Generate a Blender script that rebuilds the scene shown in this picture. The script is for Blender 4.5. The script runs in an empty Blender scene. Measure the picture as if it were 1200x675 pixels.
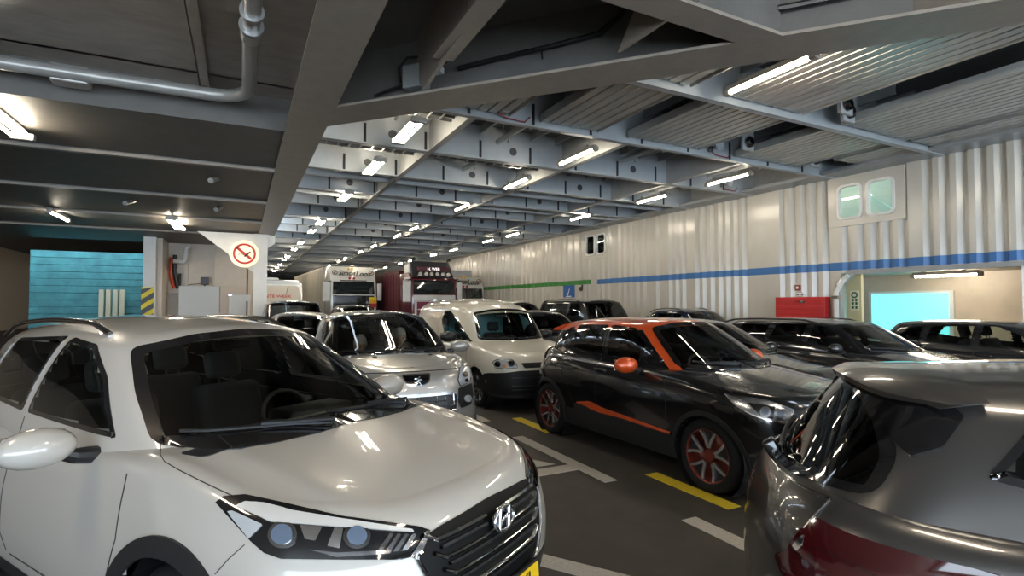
import bpy, bmesh, math, random
import numpy as np
from mathutils import Vector, Matrix
from mathutils.bvhtree import BVHTree
random.seed(7)
S = bpy.context.scene
COL = S.collection
# ------------------------------------------------------------------ camera, world, exposure
FPX, CAM_H, YAW, PITCH = 624.8, 1.723, math.radians(26.917), math.radians(1.769)
_f = np.array([math.sin(YAW)*math.cos(PITCH), math.cos(YAW)*math.cos(PITCH), math.sin(PITCH)])
_r = np.array([math.cos(YAW), -math.sin(YAW), 0.0]); _u = np.cross(_r, _f)
CAM = np.array([0, 0, CAM_H])
def pray(u, v):                      # direction of the sight line through a pixel of the photograph
    return _f + _r*(u-600)/FPX - _u*(v-337.5)/FPX
def at_z(u, v, z): d = pray(u, v); return CAM + d*((z-CAM_H)/d[2])
def at_x(u, v, x): d = pray(u, v); return CAM + d*(x/d[0])
def at_y(u, v, y): d = pray(u, v); return CAM + d*(y/d[1])
cd = bpy.data.cameras.new('camera'); cam = bpy.data.objects.new('camera', cd); COL.objects.link(cam)
cd.sensor_fit = 'HORIZONTAL'; cd.sensor_width = 36; cd.lens = 36*FPX/1200; cd.clip_end = 300; cd.clip_start = .02
cam.location = (0, 0, CAM_H); cam.rotation_euler = (math.pi/2+PITCH, 0, -YAW)
S.camera = cam
vs = S.view_settings
S.display_settings.display_device = 'sRGB'
vs.view_transform = 'Standard'; vs.look = 'None'; vs.gamma = 1; vs.use_curve_mapping = False
vs.exposure = EXPOSURE = 0.95
TUBE = 48.0                          # fluorescent tube radiance
SKY = 5.0                            # daylight coming in over the open stern behind the camera
w = bpy.data.worlds.new('sky'); S.world = w; w.use_nodes = True
bg = w.node_tree.nodes['Background']; bg.inputs[0].default_value = (.72, .86, 1.0, 1); bg.inputs[1].default_value = SKY
# ------------------------------------------------------------------ materials
MATS = {}
def N(nt, t, **k):
    n = nt.nodes.new(t)
    for a, b in k.items(): setattr(n, a, b)
    return n
def mat(name, col, rough=.5, metal=0, coat=0, bump=0, bscale=30, var=0, vscale=3, spec=.5, emit=0, inner=None, stretch=None):
    if name in MATS: return MATS[name]
    m = bpy.data.materials.new(name); m.use_nodes = True; nt = m.node_tree; p = nt.nodes['Principled BSDF']
    p.inputs['Base Color'].default_value = (*col, 1); p.inputs['Roughness'].default_value = rough; p.inputs['Metallic'].default_value = metal
    p.inputs['Specular IOR Level'].default_value = spec
    if coat: p.inputs['Coat Weight'].default_value = coat; p.inputs['Coat Roughness'].default_value = .015
    if emit: p.inputs['Emission Color'].default_value = (*col, 1); p.inputs['Emission Strength'].default_value = emit
    tc = None
    if bump or var:
        tc = N(nt, 'ShaderNodeTexCoord'); src = tc.outputs['Object']
        if stretch:
            mp = N(nt, 'ShaderNodeMapping'); mp.inputs['Scale'].default_value = stretch; nt.links.new(src, mp.inputs[0]); src = mp.outputs[0]
    if var:
        n = N(nt, 'ShaderNodeTexNoise'); n.inputs['Scale'].default_value = vscale; n.inputs['Detail'].default_value = 6; n.inputs['Roughness'].default_value = .6
        nt.links.new(src, n.inputs['Vector'])
        mx = N(nt, 'ShaderNodeMix', data_type='RGBA'); mx.inputs[6].default_value = (*[c*(1-var) for c in col], 1); mx.inputs[7].default_value = (*[min(1, c*(1+var)) for c in col], 1)
        mr = N(nt, 'ShaderNodeMapRange'); mr.inputs[1].default_value = .3; mr.inputs[2].default_value = .7
        nt.links.new(n.outputs[0], mr.inputs[0]); nt.links.new(mr.outputs[0], mx.inputs[0]); nt.links.new(mx.outputs[2], p.inputs['Base Color'])
        base = mx.outputs[2]
    else: base = None
    if bump:
        n2 = N(nt, 'ShaderNodeTexNoise'); n2.inputs['Scale'].default_value = bscale; n2.inputs['Detail'].default_value = 4
        nt.links.new(src, n2.inputs['Vector'])
        b = N(nt, 'ShaderNodeBump'); b.inputs['Strength'].default_value = bump; b.inputs['Distance'].default_value = .02
        nt.links.new(n2.outputs[0], b.inputs['Height']); nt.links.new(b.outputs[0], p.inputs['Normal'])
    if inner:                                    # sheet metal is lined with dark trim on its inner face
        g = N(nt, 'ShaderNodeNewGeometry'); d = N(nt, 'ShaderNodeBsdfDiffuse'); d.inputs[0].default_value = (*inner, 1)
        ms = N(nt, 'ShaderNodeMixShader'); out = nt.nodes['Material Output']
        nt.links.new(g.outputs['Backfacing'], ms.inputs[0]); nt.links.new(p.outputs[0], ms.inputs[1]); nt.links.new(d.outputs[0], ms.inputs[2]); nt.links.new(ms.outputs[0], out.inputs[0])
    MATS[name] = m; return m
def glass(name, tint, ior=1.45):
    m = bpy.data.materials.new(name); m.use_nodes = True; nt = m.node_tree; nt.nodes.remove(nt.nodes['Principled BSDF'])
    t = N(nt, 'ShaderNodeBsdfTransparent'); t.inputs[0].default_value = (*tint, 1)
    g = N(nt, 'ShaderNodeBsdfGlossy'); g.inputs['Roughness'].default_value = .01; g.inputs[0].default_value = (1, 1, 1, 1)
    f = N(nt, 'ShaderNodeFresnel'); f.inputs[0].default_value = ior
    x = N(nt, 'ShaderNodeMixShader'); nt.links.new(f.outputs[0], x.inputs[0]); nt.links.new(t.outputs[0], x.inputs[1]); nt.links.new(g.outputs[0], x.inputs[2])
    nt.links.new(x.outputs[0], nt.nodes['Material Output'].inputs[0]); MATS[name] = m; return m
DARKIN = (.012, .012, .013)
M = dict(
 deck=mat('deck_paint', (.054, .044, .034), .62, bump=.25, bscale=220, var=.28, vscale=2.2),
 lane=mat('lane_paint_white', (.50, .45, .38), .7, bump=.5, bscale=300, var=.22, vscale=90),
 laney=mat('lane_paint_yellow', (.72, .52, .02), .6, bump=.4, bscale=260, var=.12, vscale=40),
 steel=mat('ceiling_grey_paint', (.30, .31, .31), .38, bump=.06, bscale=14, var=.1, vscale=3),
 web=mat('beam_grey_paint', (.36, .385, .40), .34, bump=.05, bscale=12, var=.08, vscale=2),
 neardark_shade=mat('near_dark_and_shade', (.105, .097, .088), .5, var=.15),  # dark left plating; on the near beam webs the colour carries their shade
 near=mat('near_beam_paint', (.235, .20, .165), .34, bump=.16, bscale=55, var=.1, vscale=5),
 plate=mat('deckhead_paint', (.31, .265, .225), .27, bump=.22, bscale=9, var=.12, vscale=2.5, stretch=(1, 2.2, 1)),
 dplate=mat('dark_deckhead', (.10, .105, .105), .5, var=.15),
 panel=mat('ribbed_panel', (.47, .465, .44), .27, metal=.45, bump=.06, bscale=30, var=.16, vscale=2.5, stretch=(1, .3, 1)),
 wall=mat('bulkhead_cream', (.52, .49, .43), .22, spec=.8, bump=.07, bscale=6, var=.05, vscale=2, stretch=(1, 1, .4)),
 cas=mat('casing_cream', (.60, .52, .43), .4, bump=.04, bscale=6, var=.06),
 white=mat('white_paint', (.72, .71, .68), .35, var=.04),
 blue=mat('stripe_blue', (.03, .145, .38), .4), green=mat('stripe_green', (.035, .21, .035), .4),
 red=mat('red_cabinet', (.50, .018, .02), .35, var=.08), sblue=mat('sign_blue', (.015, .10, .33), .4),
 swhite=mat('sign_white', (.8, .8, .78), .45), sred=mat('sign_red', (.62, .03, .02), .4), scream=mat('sign_cream', (.85, .80, .58), .45),
 black=mat('black_plastic', (.012, .012, .013), .38), gblack=mat('gloss_black', (.006, .006, .007), .08, coat=.6), trim=mat('dark_cladding', (.014, .014, .0145), .55, spec=.3, bump=.08, bscale=400),
 rubber=mat('tyre_rubber', (.010, .010, .010), .8, spec=.2, bump=.15, bscale=90), seam=mat('seam', (.01, .01, .01), .7),
 chrome=mat('chrome', (.78, .79, .80), .09, metal=1), dchrome=mat('dark_chrome', (.30, .30, .31), .16, metal=1), alu=mat('alloy', (.62, .62, .63), .25, metal=.9),
 lamp=mat('lamp_reflector', (.66, .68, .70), .16, metal=.5), lens=glass('clear_lens', (.93, .95, .97)), 
 rlens=mat('red_lens', (.042, .0015, .003), .1, coat=.6), olens=mat('amber_lens', (.55, .17, .02), .12, coat=.5),
 fabric=mat('seat_fabric', (.022, .022, .024), .85), fabricg=mat('seat_grey', (.11, .11, .11), .85), dash=mat('dashboard', (.014, .014, .015), .6),
 pipe=mat('pipe_paint', (.32, .31, .29), .3, metal=.3, var=.1), galv=mat('galvanised', (.5, .5, .49), .28, metal=.8),
 yplate=mat('plate_yellow', (.78, .50, .015), .4), mirror=mat('mirror_glass', (.8, .82, .83), .02, metal=1),
 wglass=glass('windscreen', (.86, .91, .88)), sglass=glass('side_window', (.74, .80, .78)), pglass=glass('privacy_glass', (.10, .11, .12), 1.5), bglass=glass('bulkhead_glass', (.88, .95, .94)),
 skin=mat('skin', (.68, .43, .34), .55), hair=mat('grey_hair', (.78, .77, .74), .7, bump=.6, bscale=60), cloth=mat('navy_jacket', (.03, .035, .06), .9), cloth2=mat('grey_jumper', (.16, .16, .17), .9),
 teal=mat('teal_light_colour', (.07, .30, .33), .5, var=.3, vscale=2), yel=mat('hazard_yellow', (.80, .62, .01), .45),
 tube=mat('fluorescent_tube', (1.0, .885, .70), .4, emit=TUBE), daypane=mat('daylight_pane_glow', (.18, .80, .85), .4, emit=.75),
 concrete=mat('grey_box', (.33, .31, .28), .45), wood=mat('beige_trailer', (.42, .33, .24), .6, var=.15),
)
def paint(name, col, metal=0.0, rough=.32, spec=.5): return mat('paint_'+name, col, rough, metal, coat=1, inner=DARKIN, spec=spec)
# ------------------------------------------------------------------ object helpers
def link(name, me, parent=None, mats=(), smooth=False):
    o = bpy.data.objects.new(name, me); COL.objects.link(o)
    if mats:
        for m in (mats if isinstance(mats, (list, tuple)) else [mats]): me.materials.append(m)
    if smooth: me.polygons.foreach_set('use_smooth', [True]*len(me.polygons))
    if parent is not None: o.parent = parent
    return o
def raw(name, verts, faces, mats, parent=None, smooth=False, mi=None):
    me = bpy.data.meshes.new(name); me.from_pydata([tuple(map(float, v)) for v in verts], [], faces); 
    o = link(name, me, parent, mats, smooth)
    if mi is not None: me.polygons.foreach_set('material_index', mi)
    me.update(); return o
def empty(name, loc=(0, 0, 0), rz=0):
    o = bpy.data.objects.new(name, None); COL.objects.link(o); o.location = loc; o.rotation_euler = (0, 0, rz); o.empty_display_size = .2; return o
def tag(o, label=None, cat=None, group=None, kind=None):
    if label: o['label'] = label
    if cat: o['category'] = cat
    if group: o['group'] = group
    if kind: o['kind'] = kind
    return o
def struct(o): o['kind'] = 'structure'; return o
def copy_tree(o, parent=None):
    c = o.copy(); COL.objects.link(c)
    if parent is not None: c.parent = parent
    for ch in list(o.children): copy_tree(ch, c)
    return c
class B:                                # collects shapes into one mesh
    def __init__(s): s.v = []; s.f = []; s.m = []
    def add(s, vs, fs, m=0):
        k = len(s.v); s.v += [tuple(map(float, q)) for q in vs]; s.f += [[i+k for i in f] for f in fs]; s.m += [m]*len(fs); return s
    def box(s, a, b, m=0, bev=0):
        x0, y0, z0 = a; x1, y1, z1 = b
        if not bev:
            return s.add([(x0,y0,z0),(x1,y0,z0),(x1,y1,z0),(x0,y1,z0),(x0,y0,z1),(x1,y0,z1),(x1,y1,z1),(x0,y1,z1)], [(0,3,2,1),(4,5,6,7),(0,1,5,4),(1,2,6,5),(2,3,7,6),(3,0,4,7)], m)
        bm = bmesh.new(); bmesh.ops.create_cube(bm, size=1)
        for v in bm.verts: v.co = Vector(((x0+x1)/2+v.co.x*(x1-x0), (y0+y1)/2+v.co.y*(y1-y0), (z0+z1)/2+v.co.z*(z1-z0)))
        bmesh.ops.bevel(bm, geom=bm.edges[:], offset=bev, segments=3, affect='EDGES', profile=.5)
        return s.bm(bm, m)
    def bm(s, bm, m=0, mtx=None):
        bm.verts.index_update()
        s.add([tuple(mtx @ v.co if mtx else v.co) for v in bm.verts], [[v.index for v in f.verts] for f in bm.faces], m); bm.free(); return s
    def tube(s, pts, r, n=10, m=0, cap=True):
        P = [Vector(p) for p in pts]; rs = r if isinstance(r, (list, tuple)) else [r]*len(P); vs, fs = [], []
        up = None
        for i, p in enumerate(P):
            d = (P[min(i+1, len(P)-1)]-P[max(i-1, 0)]).normalized()
            if up is None: up = d.orthogonal().normalized()
            x = (up - d*up.dot(d))
            x = x.normalized() if x.length > 1e-5 else d.orthogonal().normalized()
            up = x; y = d.cross(x)
            vs += [tuple(p+(x*math.cos(2*math.pi*k/n)+y*math.sin(2*math.pi*k/n))*rs[i]) for k in range(n)]
        for i in range(len(P)-1):
            for k in range(n): fs.append((i*n+k, i*n+(k+1) % n, (i+1)*n+(k+1) % n, (i+1)*n+k))
        if cap: fs += [tuple(range(n))[::-1], tuple(range((len(P)-1)*n, len(P)*n))]
        return s.add(vs, fs, m)
    def lathe(s, prof, n=32, axis='x', c=(0, 0, 0), m=0):
        vs, fs = [], []
        for (a, r) in prof:
            for k in range(n):
                ca, sa = math.cos(2*math.pi*k/n)*r, math.sin(2*math.pi*k/n)*r
                p = {'x': (a, ca, sa), 'y': (sa, a, ca), 'z': (ca, sa, a)}[axis]
                vs.append((p[0]+c[0], p[1]+c[1], p[2]+c[2]))
        for i in range(len(prof)-1):
            for k in range(n): fs.append((i*n+k, i*n+(k+1) % n, (i+1)*n+(k+1) % n, (i+1)*n+k))
        return s.add(vs, fs, m)
    def prism(s, poly, a, b, axis='y', m=0):    # polygon (2D) extruded between a and b along an axis
        n = len(poly)
        def P(q, h): return {'x': (h, q[0], q[1]), 'y': (q[0], h, q[1]), 'z': (q[0], q[1], h)}[axis]
        return s.add([P(q, a) for q in poly]+[P(q, b) for q in poly], [tuple(range(n))[::-1], tuple(range(n, 2*n))]+[(i, (i+1) % n, n+(i+1) % n, n+i) for i in range(n)], m)
    def xf(s, mtx):
        s.v = [tuple(mtx @ Vector(q)) for q in s.v]; return s
    def build(s, name, mats, parent=None, smooth=False, fix=True):
        me = bpy.data.meshes.new(name); me.from_pydata(s.v, [], s.f)
        o = link(name, me, parent, mats, False); me.polygons.foreach_set('material_index', s.m)
        if fix:
            bm = bmesh.new(); bm.from_mesh(me); bmesh.ops.recalc_face_normals(bm, faces=bm.faces); bm.to_mesh(me); bm.free()
        if smooth: shade(me, smooth if smooth is not True else 40)
        me.update(); return o
def shade(me, ang=40):
    me.polygons.foreach_set('use_smooth', [True]*len(me.polygons))
    bm = bmesh.new(); bm.from_mesh(me); c = math.radians(ang)
    for e in bm.edges:
        if len(e.link_faces) == 2 and e.calc_face_angle(0) > c: e.smooth = False
    bm.to_mesh(me); bm.free()
def text(name, s, size, m, parent=None, loc=(0, 0, 0), rot=(0, 0, 0), depth=.004, shear=0, sx=1, bold=0):
    c = bpy.data.curves.new(name, 'FONT'); c.body = s; c.size = size; c.align_x = 'CENTER'; c.align_y = 'CENTER'; c.extrude = depth; c.shear = shear; c.offset = bold
    o = bpy.data.objects.new(name, c); COL.objects.link(o)
    bpy.context.view_layer.update()
    me = bpy.data.meshes.new_from_object(o.evaluated_get(bpy.context.evaluated_depsgraph_get())); bpy.data.objects.remove(o); bpy.data.curves.remove(c)
    me.name = name
    for v in me.vertices: v.co.x *= sx
    o = link(name, me, parent, m); o.location = loc; o.rotation_euler = rot; return o
# ================================================================== THE SHIP: setting
WX, ZB, ZP, NZ, NP = 12.65, 4.73, 5.45, 4.0, 4.72       # right wall, beam soffit, deckhead; soffit and plating of the lower part by the camera
YF, YN = 74.0, -7.0
fl = struct(B().box((-14, YN, -.3), (WX+3, YF, 0)).build('floor', M['deck']))
def mark(poly, m):
    return B().prism(poly, .0, .004, 'z').build('lane_marking', m, fl)
def rect(x0, y0, x1, y1): return [(x0, y0), (x1, y0), (x1, y1), (x0, y1)]
for k in range(-1, 7):
    y = 4.24+2.98*k
    if k < 4: mark(rect(3.16, y, 3.31, y+1.97), M['lane'])
    mark(rect(3.67, y-1.02, 3.825, y+.01), M['laney']) if k < 4 else None
mark([(1.60, 3.36), (1.74, 3.44), (2.62, 2.14), (2.49, 2.06)], M['lane'])
mark([(1.4, 4.69), (3.158, 4.69), (3.158, 4.89), (1.4, 4.89)], M['lane'])
mark([(3.04, 4.97), (2.30, 6.36), (2.05, 6.36), (2.74, 4.97)], M['lane'])
mark(rect(.9, 7.2, 1.05, 12), M['lane']); mark(rect(8.15, 1, 8.3, 12), M['lane']); mark(rect(10.4, 3, 10.55, 14), M['lane'])
# ---- right wall: corrugated bulkhead, openings left out of the grid
us = [873.4, 863.4, 854, 845, 835.5, 826, 817.5, 802, 794, 786, 771, 755.5, 747.6, 740, 732.8, 726.4, 714, 707, 701.5, 691, 686, 680, 672, 664, 658, 652, 645, 640, 636, 628, 622, 617, 612]
gy = [YN+.3+.3*i for i in range(50) if YN+.3+.3*i < 6.1] + [6.67-.3, 6.67, 6.94, 7.23, 7.58, 8.05, 8.35, 8.61, 8.92, 9.22] + [float(at_x(u, 300, WX)[1]) for u in us]
y = gy[-1]
while y < YF-1: y += .42 if int(y*10) % 3 else .8; gy.append(y)
prof = [(YN, 0)]
for g in gy: prof += [(g-.095, 0), (g-.085, .085), (g-.0, .085), (g+.095, 0)]
for q in (4.45, 7.72, 6.45, 7.80, 16.75, 18.25): prof.append((q, None))
prof = sorted(prof, key=lambda a: a[0]); fixed = []
for i, (a, d) in enumerate(prof):
    if d is None:
        lo = [p for p in prof[:i] if p[1] is not None][-1]; hi = [p for p in prof[i+1:] if p[1] is not None][0]
        d = lo[1]+(hi[1]-lo[1])*(a-lo[0])/(hi[0]-lo[0])
    fixed.append((a, d))
prof = fixed+[(YF, 0)]
zs = [0, 2.46, 3.62, ZB+.02]
def hole(y, z): return (4.45 < y < 7.72 and z < 2.46) or (z > 3.62 and (6.45 < y < 7.80 or 16.75 < y < 18.25))
wb = B()
for j in range(len(zs)-1):
    for i in range(len(prof)-1):
        (a, d), (b_, e) = prof[i], prof[i+1]
        if hole((a+b_)/2, (zs[j]+zs[j+1])/2): continue
        wb.add([(WX+d, a, zs[j]), (WX+e, b_, zs[j]), (WX+e, b_, zs[j+1]), (WX+d, a, zs[j+1])], [(0, 1, 2, 3)])
wr = struct(wb.build('wall_right', M['wall'], fix=False))
def stripe(y0, y1, z0, z1, m):
    b = B(); pr = [(a, d) for a, d in prof if y0 < a < y1]
    for (a, d), (c, e) in zip(pr, pr[1:]): b.add([(WX+d-.006, a, z0), (WX+e-.006, c, z0), (WX+e-.006, c, z1), (WX+d-.006, a, z1)], [(0, 1, 2, 3)])
    return b.build('stripe', m, wr, fix=False)
stripe(YN, 17.42, 2.53, 2.72, M['blue']); stripe(17.55, 60, 2.55, 2.74, M['green'])
# flat plates that carry the paired windows, with rounded frames and panes
def rrect(y0, y1, z0, z1, r, n=6):
    P = []
    for cy, cz, a0 in ((y1-r, z1-r, 0), (y0+r, z1-r, 90), (y0+r, z0+r, 180), (y1-r, z0+r, 270)):
        P += [(cy+r*math.cos(math.radians(a0+90*k/n)), cz+r*math.sin(math.radians(a0+90*k/n))) for k in range(n+1)]
    return P
def ring_prism(bd, outer, inner, a, b, m=0):
    n = len(outer); V = []
    for h in (a, b):
        V += [(h, *q) for q in outer]+[(h, *q) for q in inner]
    F = []
    for k in range(n):
        l = (k+1) % n
        F += [(k, l, n+l, n+k), (2*n+k, 3*n+k, 3*n+l, 2*n+l), (k, 2*n+k, 2*n+l, l), (n+k, n+l, 3*n+l, 3*n+k)]
    bd.add(V, F, m)
wi = 0
for (py0, py1, wins) in ((6.30, 7.98, ((6.52, 7.06), (7.20, 7.72))), (16.70, 18.30, ((16.84, 17.42), (17.53, 18.13)))):
    cuts = [py0]+[c for wn in wins for c in wn]+[py1]
    pb = B(); z0, z1, zt, zc = 3.56, 3.74, 4.50, ZB
    pb.box((WX-.03, py0, z0), (WX+.03, py1, z1)); pb.box((WX-.03, py0, zt), (WX+.03, py1, zc))
    for a, b_ in ((cuts[0], cuts[1]), (cuts[2], cuts[3]), (cuts[4], cuts[5])): pb.box((WX-.03, a, z1), (WX+.03, b_, zt))
    pb.build('window_plate', M['wall'], wr)
    for (a, b_) in wins:
        wi += 1
        fb = B(); ring_prism(fb, rrect(a-.03, b_+.03, z1-.03, zt+.03, .13), rrect(a+.025, b_-.025, z1+.025, zt-.025, .10), WX-.06, WX+.02)
        o = struct(fb.build('window_%d' % wi, M['white'], smooth=50))
        B().prism(rrect(a+.02, b_-.02, z1+.02, zt-.02, .1), WX-.01, WX, 'x').build('pane', M['bglass'], o)
    # the walkway behind the panes: pale inner wall, slanting braces, a lit tube
    rb = B(); rb.box((WX+2.2, py0-1.2, 3.3), (WX+2.3, py1+6.5, 5.3)); rb.box((WX+.1, py0-1.2, 3.2), (WX+2.3, py1+6.5, 3.3)); rb.box((WX+.1, py0-1.2, 5.2), (WX+2.3, py1+6.5, 5.3))
    struct(rb.build('trim_walkway', mat('walkway_mint', (.50, .60, .58), .5)))
    br = B(); 
    for q in (py0+.25, py0+1.5): br.add([(WX+1.6, q, 3.3), (WX+1.6, q+.16, 3.3), (WX+1.6, q+1.5, 4.5), (WX+1.6, q+1.34, 4.5), (WX+1.7, q, 3.3), (WX+1.7, q+.16, 3.3), (WX+1.7, q+1.5, 4.5), (WX+1.7, q+1.34, 4.5)], [(0,1,2,3),(7,6,5,4),(0,4,5,1),(1,5,6,2),(2,6,7,3),(3,7,4,0)])
    br.box((WX+.9, py0+.55, 3.3), (WX+1.0, py0+.72, 5.2), 1)
    struct(br.build('trim_brace', [mat('walkway_brace', (.5, .66, .63), .5), mat('walkway_post', (.78, .74, .5), .5)]))
    g = empty('ceiling_light', (WX+.8, py0+2.6, 5.1)); tag(g, 'fluorescent light inside the walkway behind the %s pair of wall windows' % ('nearer' if wi < 3 else 'farther'), 'light')
    B().box((-.06, -.8, 0), (.06, .8, .08)).build('housing', M['white'], g); B().tube([(0, -.75, -.02), (0, .75, -.02)], .018).build('tube', M['tube'], g)
# ---- side passage in the wall by the red cabinet
pas = B(); pas.box((WX+2.4, 3.2, 0), (WX+2.5, 9.6, 2.62)); pas.box((WX+.09, 3.2, 2.48), (WX+2.5, 9.6, 2.62)); pas.box((WX+.12, 8.6, 0), (WX+2.5, 8.7, 2.6)); pas.box((WX+.09, 3.1, 0), (WX+2.5, 3.2, 2.6))
struct(pas.build('wall_passage', M['cas']))
fr = B(); fr.prism([(7.72, 0), (7.84, 0), (7.84, 2.2), (7.50, 2.52), (4.4, 2.52), (4.4, 2.42), (7.44, 2.42), (7.72, 2.16)], WX-.05, WX+.1, 'x')
struct(fr.build('trim_passage', M['steel'])); 
struct(B().box((WX+.5, 7.55, 0), (WX+.6, 7.9, 2.48)).build('trim_jamb', mat('jamb_cream', (.72, .64, .38), .45)))
d1 = struct(B().box((WX+2.33, 6.5, .75), (WX+2.4, 8.40, 2.06)).build('window_5', M['white']))
B().box((WX+2.30, 6.6, .8), (WX+2.34, 8.32, 2.0)).build('pane', M['daypane'], d1)  # pane glows by itself in place of daylight beyond the passage
g = empty('guard_rail', (WX-.1, 7.78, 0)); tag(g, 'white bent pipe guarding the corner of the side passage', 'rail')
B().tube([(0, 0, 0), (0, 0, 2.0), (0, -.06, 2.12), (0, -.22, 2.34), (0, -.28, 2.40)], .055, 14).build('pipe', M['white'], g, smooth=True)
B().box((-.07, -.07, 1.86), (.07, .07, 1.93)).build('bracket', M['dchrome'], g); B().tube([(-.01, -.07, 2.17), (-.01, -.19, 2.31)], .06, 14).build('reflector', M['swhite'], g, smooth=True)
g = empty('wall_sign', (WX+.49, 7.68, 1.6)); tag(g, 'small cream plate with green symbols on the passage jamb', 'sign')
B().box((-.01, -.09, -.02), (0, .12, .46)).build('plate', M['scream'], g)
gs = B(); ring_prism(gs, [(0.015+.075*math.cos(a*.3927), .35+.075*math.sin(a*.3927)) for a in range(16)], [(0.015+.045*math.cos(a*.3927), .35+.045*math.sin(a*.3927)) for a in range(16)], -.016, -.01)
gs.build('symbol', mat('sign_dgreen', (.01, .12, .05), .5), g)
for q in (.02, .12, .2):
    for y0, y1 in ((-.05, -.005), (.03, .08)): B().box((-.016, y0, q), (-.01, y1, q+.06)).build('symbol', MATS['sign_dgreen'], g)
# ---- other walls
struct(B().box((-14.2, YN, 0), (-14, YF, ZP)).build('wall_left', M['cas'])); struct(B().box((-14, YF, 0), (WX+3, YF+.2, ZP+.3)).build('wall_back', M['wall']))
struct(B().box((WX-.02, YN, ZB+.1), (WX+.25, YF, ZP)).build('wall_upper', M['steel']))
# upper strake over the wall, seen under the last panel
struct(B().box((WX-.55, YN, ZB+.02), (WX+.1, YF, ZB+.1)).build('trim_coaming', M['steel']))
# ---- deckhead of the hold and its stiffeners
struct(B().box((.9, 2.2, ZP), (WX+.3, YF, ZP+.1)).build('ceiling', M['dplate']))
for k in range(19):
    x = 1.4+.6*k; struct(B().box((x-.008, 5.0, ZP-.16), (x+.008, YF, ZP)).box((x-.025, 5.0, ZP-.18), (x+.025, YF, ZP-.155)).build('ceiling_stiffener', M['steel']))
TY = [5.63, 7.85]+[10.10+2.27*i for i in range(28)]
for i, y in enumerate(TY):
    q = .055 if i < 2 else .09
    b = B(); b.box((.95, y-q, ZB), (WX, y+q, ZB+.025)); b.box((.95, y-.012, ZB+.025), (WX, y+.012, ZP))
    o = struct(b.build('ceiling_beam', M['web']))
    if 1 <= i < 10:
        v = B()
        for q in range(9): v.box((2.0+1.18*q, y-.024, ZB+.03), (2.05+1.18*q, y-.013, ZB+.40))
        v.build('slot', M['black'], o)
        h = B()
        for q in (2.55, 5.15, 8.4): h.lathe([(y-.02, .0), (y-.02, .085), (y-.0125, .085)], 16, 'y', (q, 0, ZB+.26))
        h.build('lightening_hole', mat('hole_dark', (.05, .05, .052), .6), o)
for x in (3.29, 6.40, 9.48):
    b = B(); b.box((x-.06, 7.85, ZB-.004), (x+.06, YF, ZB+.02)); b.box((x-.01, 7.85, ZB+.02), (x+.01, YF, ZP)); struct(b.build('ceiling_girder', M['steel']))
# pipes and cable trays that cross the hold under the deckhead
cr = 0
for i, y in enumerate([13.2, 15.6, 20.1, 24.4, 29.2, 33.5, 38.3]):
    r = .075 if i % 2 == 0 else .05
    g = empty('ceiling_pipe', (1.0, y, ZB+.10)); cr += 1
    tag(g, ['grey pipe crossing the hold behind the third beam', 'thinner grey pipe behind the fourth beam', 'grey pipe crossing under the deckhead in mid hold', 'thin pipe crossing the mid hold', 'grey pipe crossing over the trucks', 'thin pipe over the truck trailers', 'farthest pipe crossing the hold'][i], 'pipe', 'pipes crossing the hold')
    B().tube([(0, 0, 0), (11.6, 0, 0)], r, 12).build('pipe', M['web'], g, smooth=True)
    hb = B()
    for q in range(8): hb.box((.7+1.45*q, -.02, 0), (.74+1.45*q, .02, ZP-ZB-.1))
    hb.build('hanger', M['galv'], g)
for i, (x0, x1, y, lb) in enumerate(((1.1, 3.2, 8.25, 'cable ladder behind the first beam beside the great girder'), (3.6, 6.2, 10.5, 'cable ladder behind the second beam in the middle bay'), (6.6, 9.4, 12.8, 'cable ladder behind the third beam on the wall side'), (1.1, 3.2, 10.55, 'cable ladder behind the second beam beside the great girder'))):
    g = empty('cable_tray', (x0, y, ZB+.14)); tag(g, lb, 'cable tray', 'cable ladders')
    b = B(); L = x1-x0
    b.box((0, 0, 0), (L, .02, .06)); b.box((0, .34, 0), (L, .36, .06))
    for q in range(int(L/.22)): b.box((.1+.22*q, .02, .01), (.13+.22*q, .34, .03))
    b.build('ladder', M['galv'], g); B().tube([(0, .12, .05), (L, .12, .05)], .025, 8).tube([(0, .2, .05), (L, .22, .05)], .03, 8).build('cable', M['black'], g)
# hanging sprinkler pipes along the ship
for i, (x, y0, y1, lb) in enumerate(((4.7, 8.0, 9.9, 'sprinkler pipe in the first bay beside the horn speaker'), (7.9, 8.0, 9.9, 'sprinkler pipe in the first bay toward the wall'), (4.9, 10.2, 12.3, 'sprinkler pipe in the second bay'), (10.9, 8.0, 12.3, 'sprinkler pipe in the bays nearest the wall'), (8.3, 12.5, 14.5, 'sprinkler pipe in the third bay'))):
    g = empty('sprinkler_pipe', (x, y0, ZB+.36)); tag(g, lb, 'pipe', 'sprinkler pipes')
    B().tube([(0, 0, 0), (0, y1-y0, 0)], .06, 12).build('pipe', M['web'], g, smooth=True); b = B()
    for q in (.5, 1.4): b.tube([(0, q, 0), (0, q, -.12)], .018, 8).lathe([(-.12, .0), (-.12, .03), (-.15, .03), (-.15, 0)], 10, 'z', (0, q, 0))
    b.build('sprinkler_head', M['galv'], g)
    for q in (.25, 1.65): B().tube([(0, q, .04), (0, q, ZP-ZB-.36)], .012, 6).build('hanger', M['galv'], g)
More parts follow.
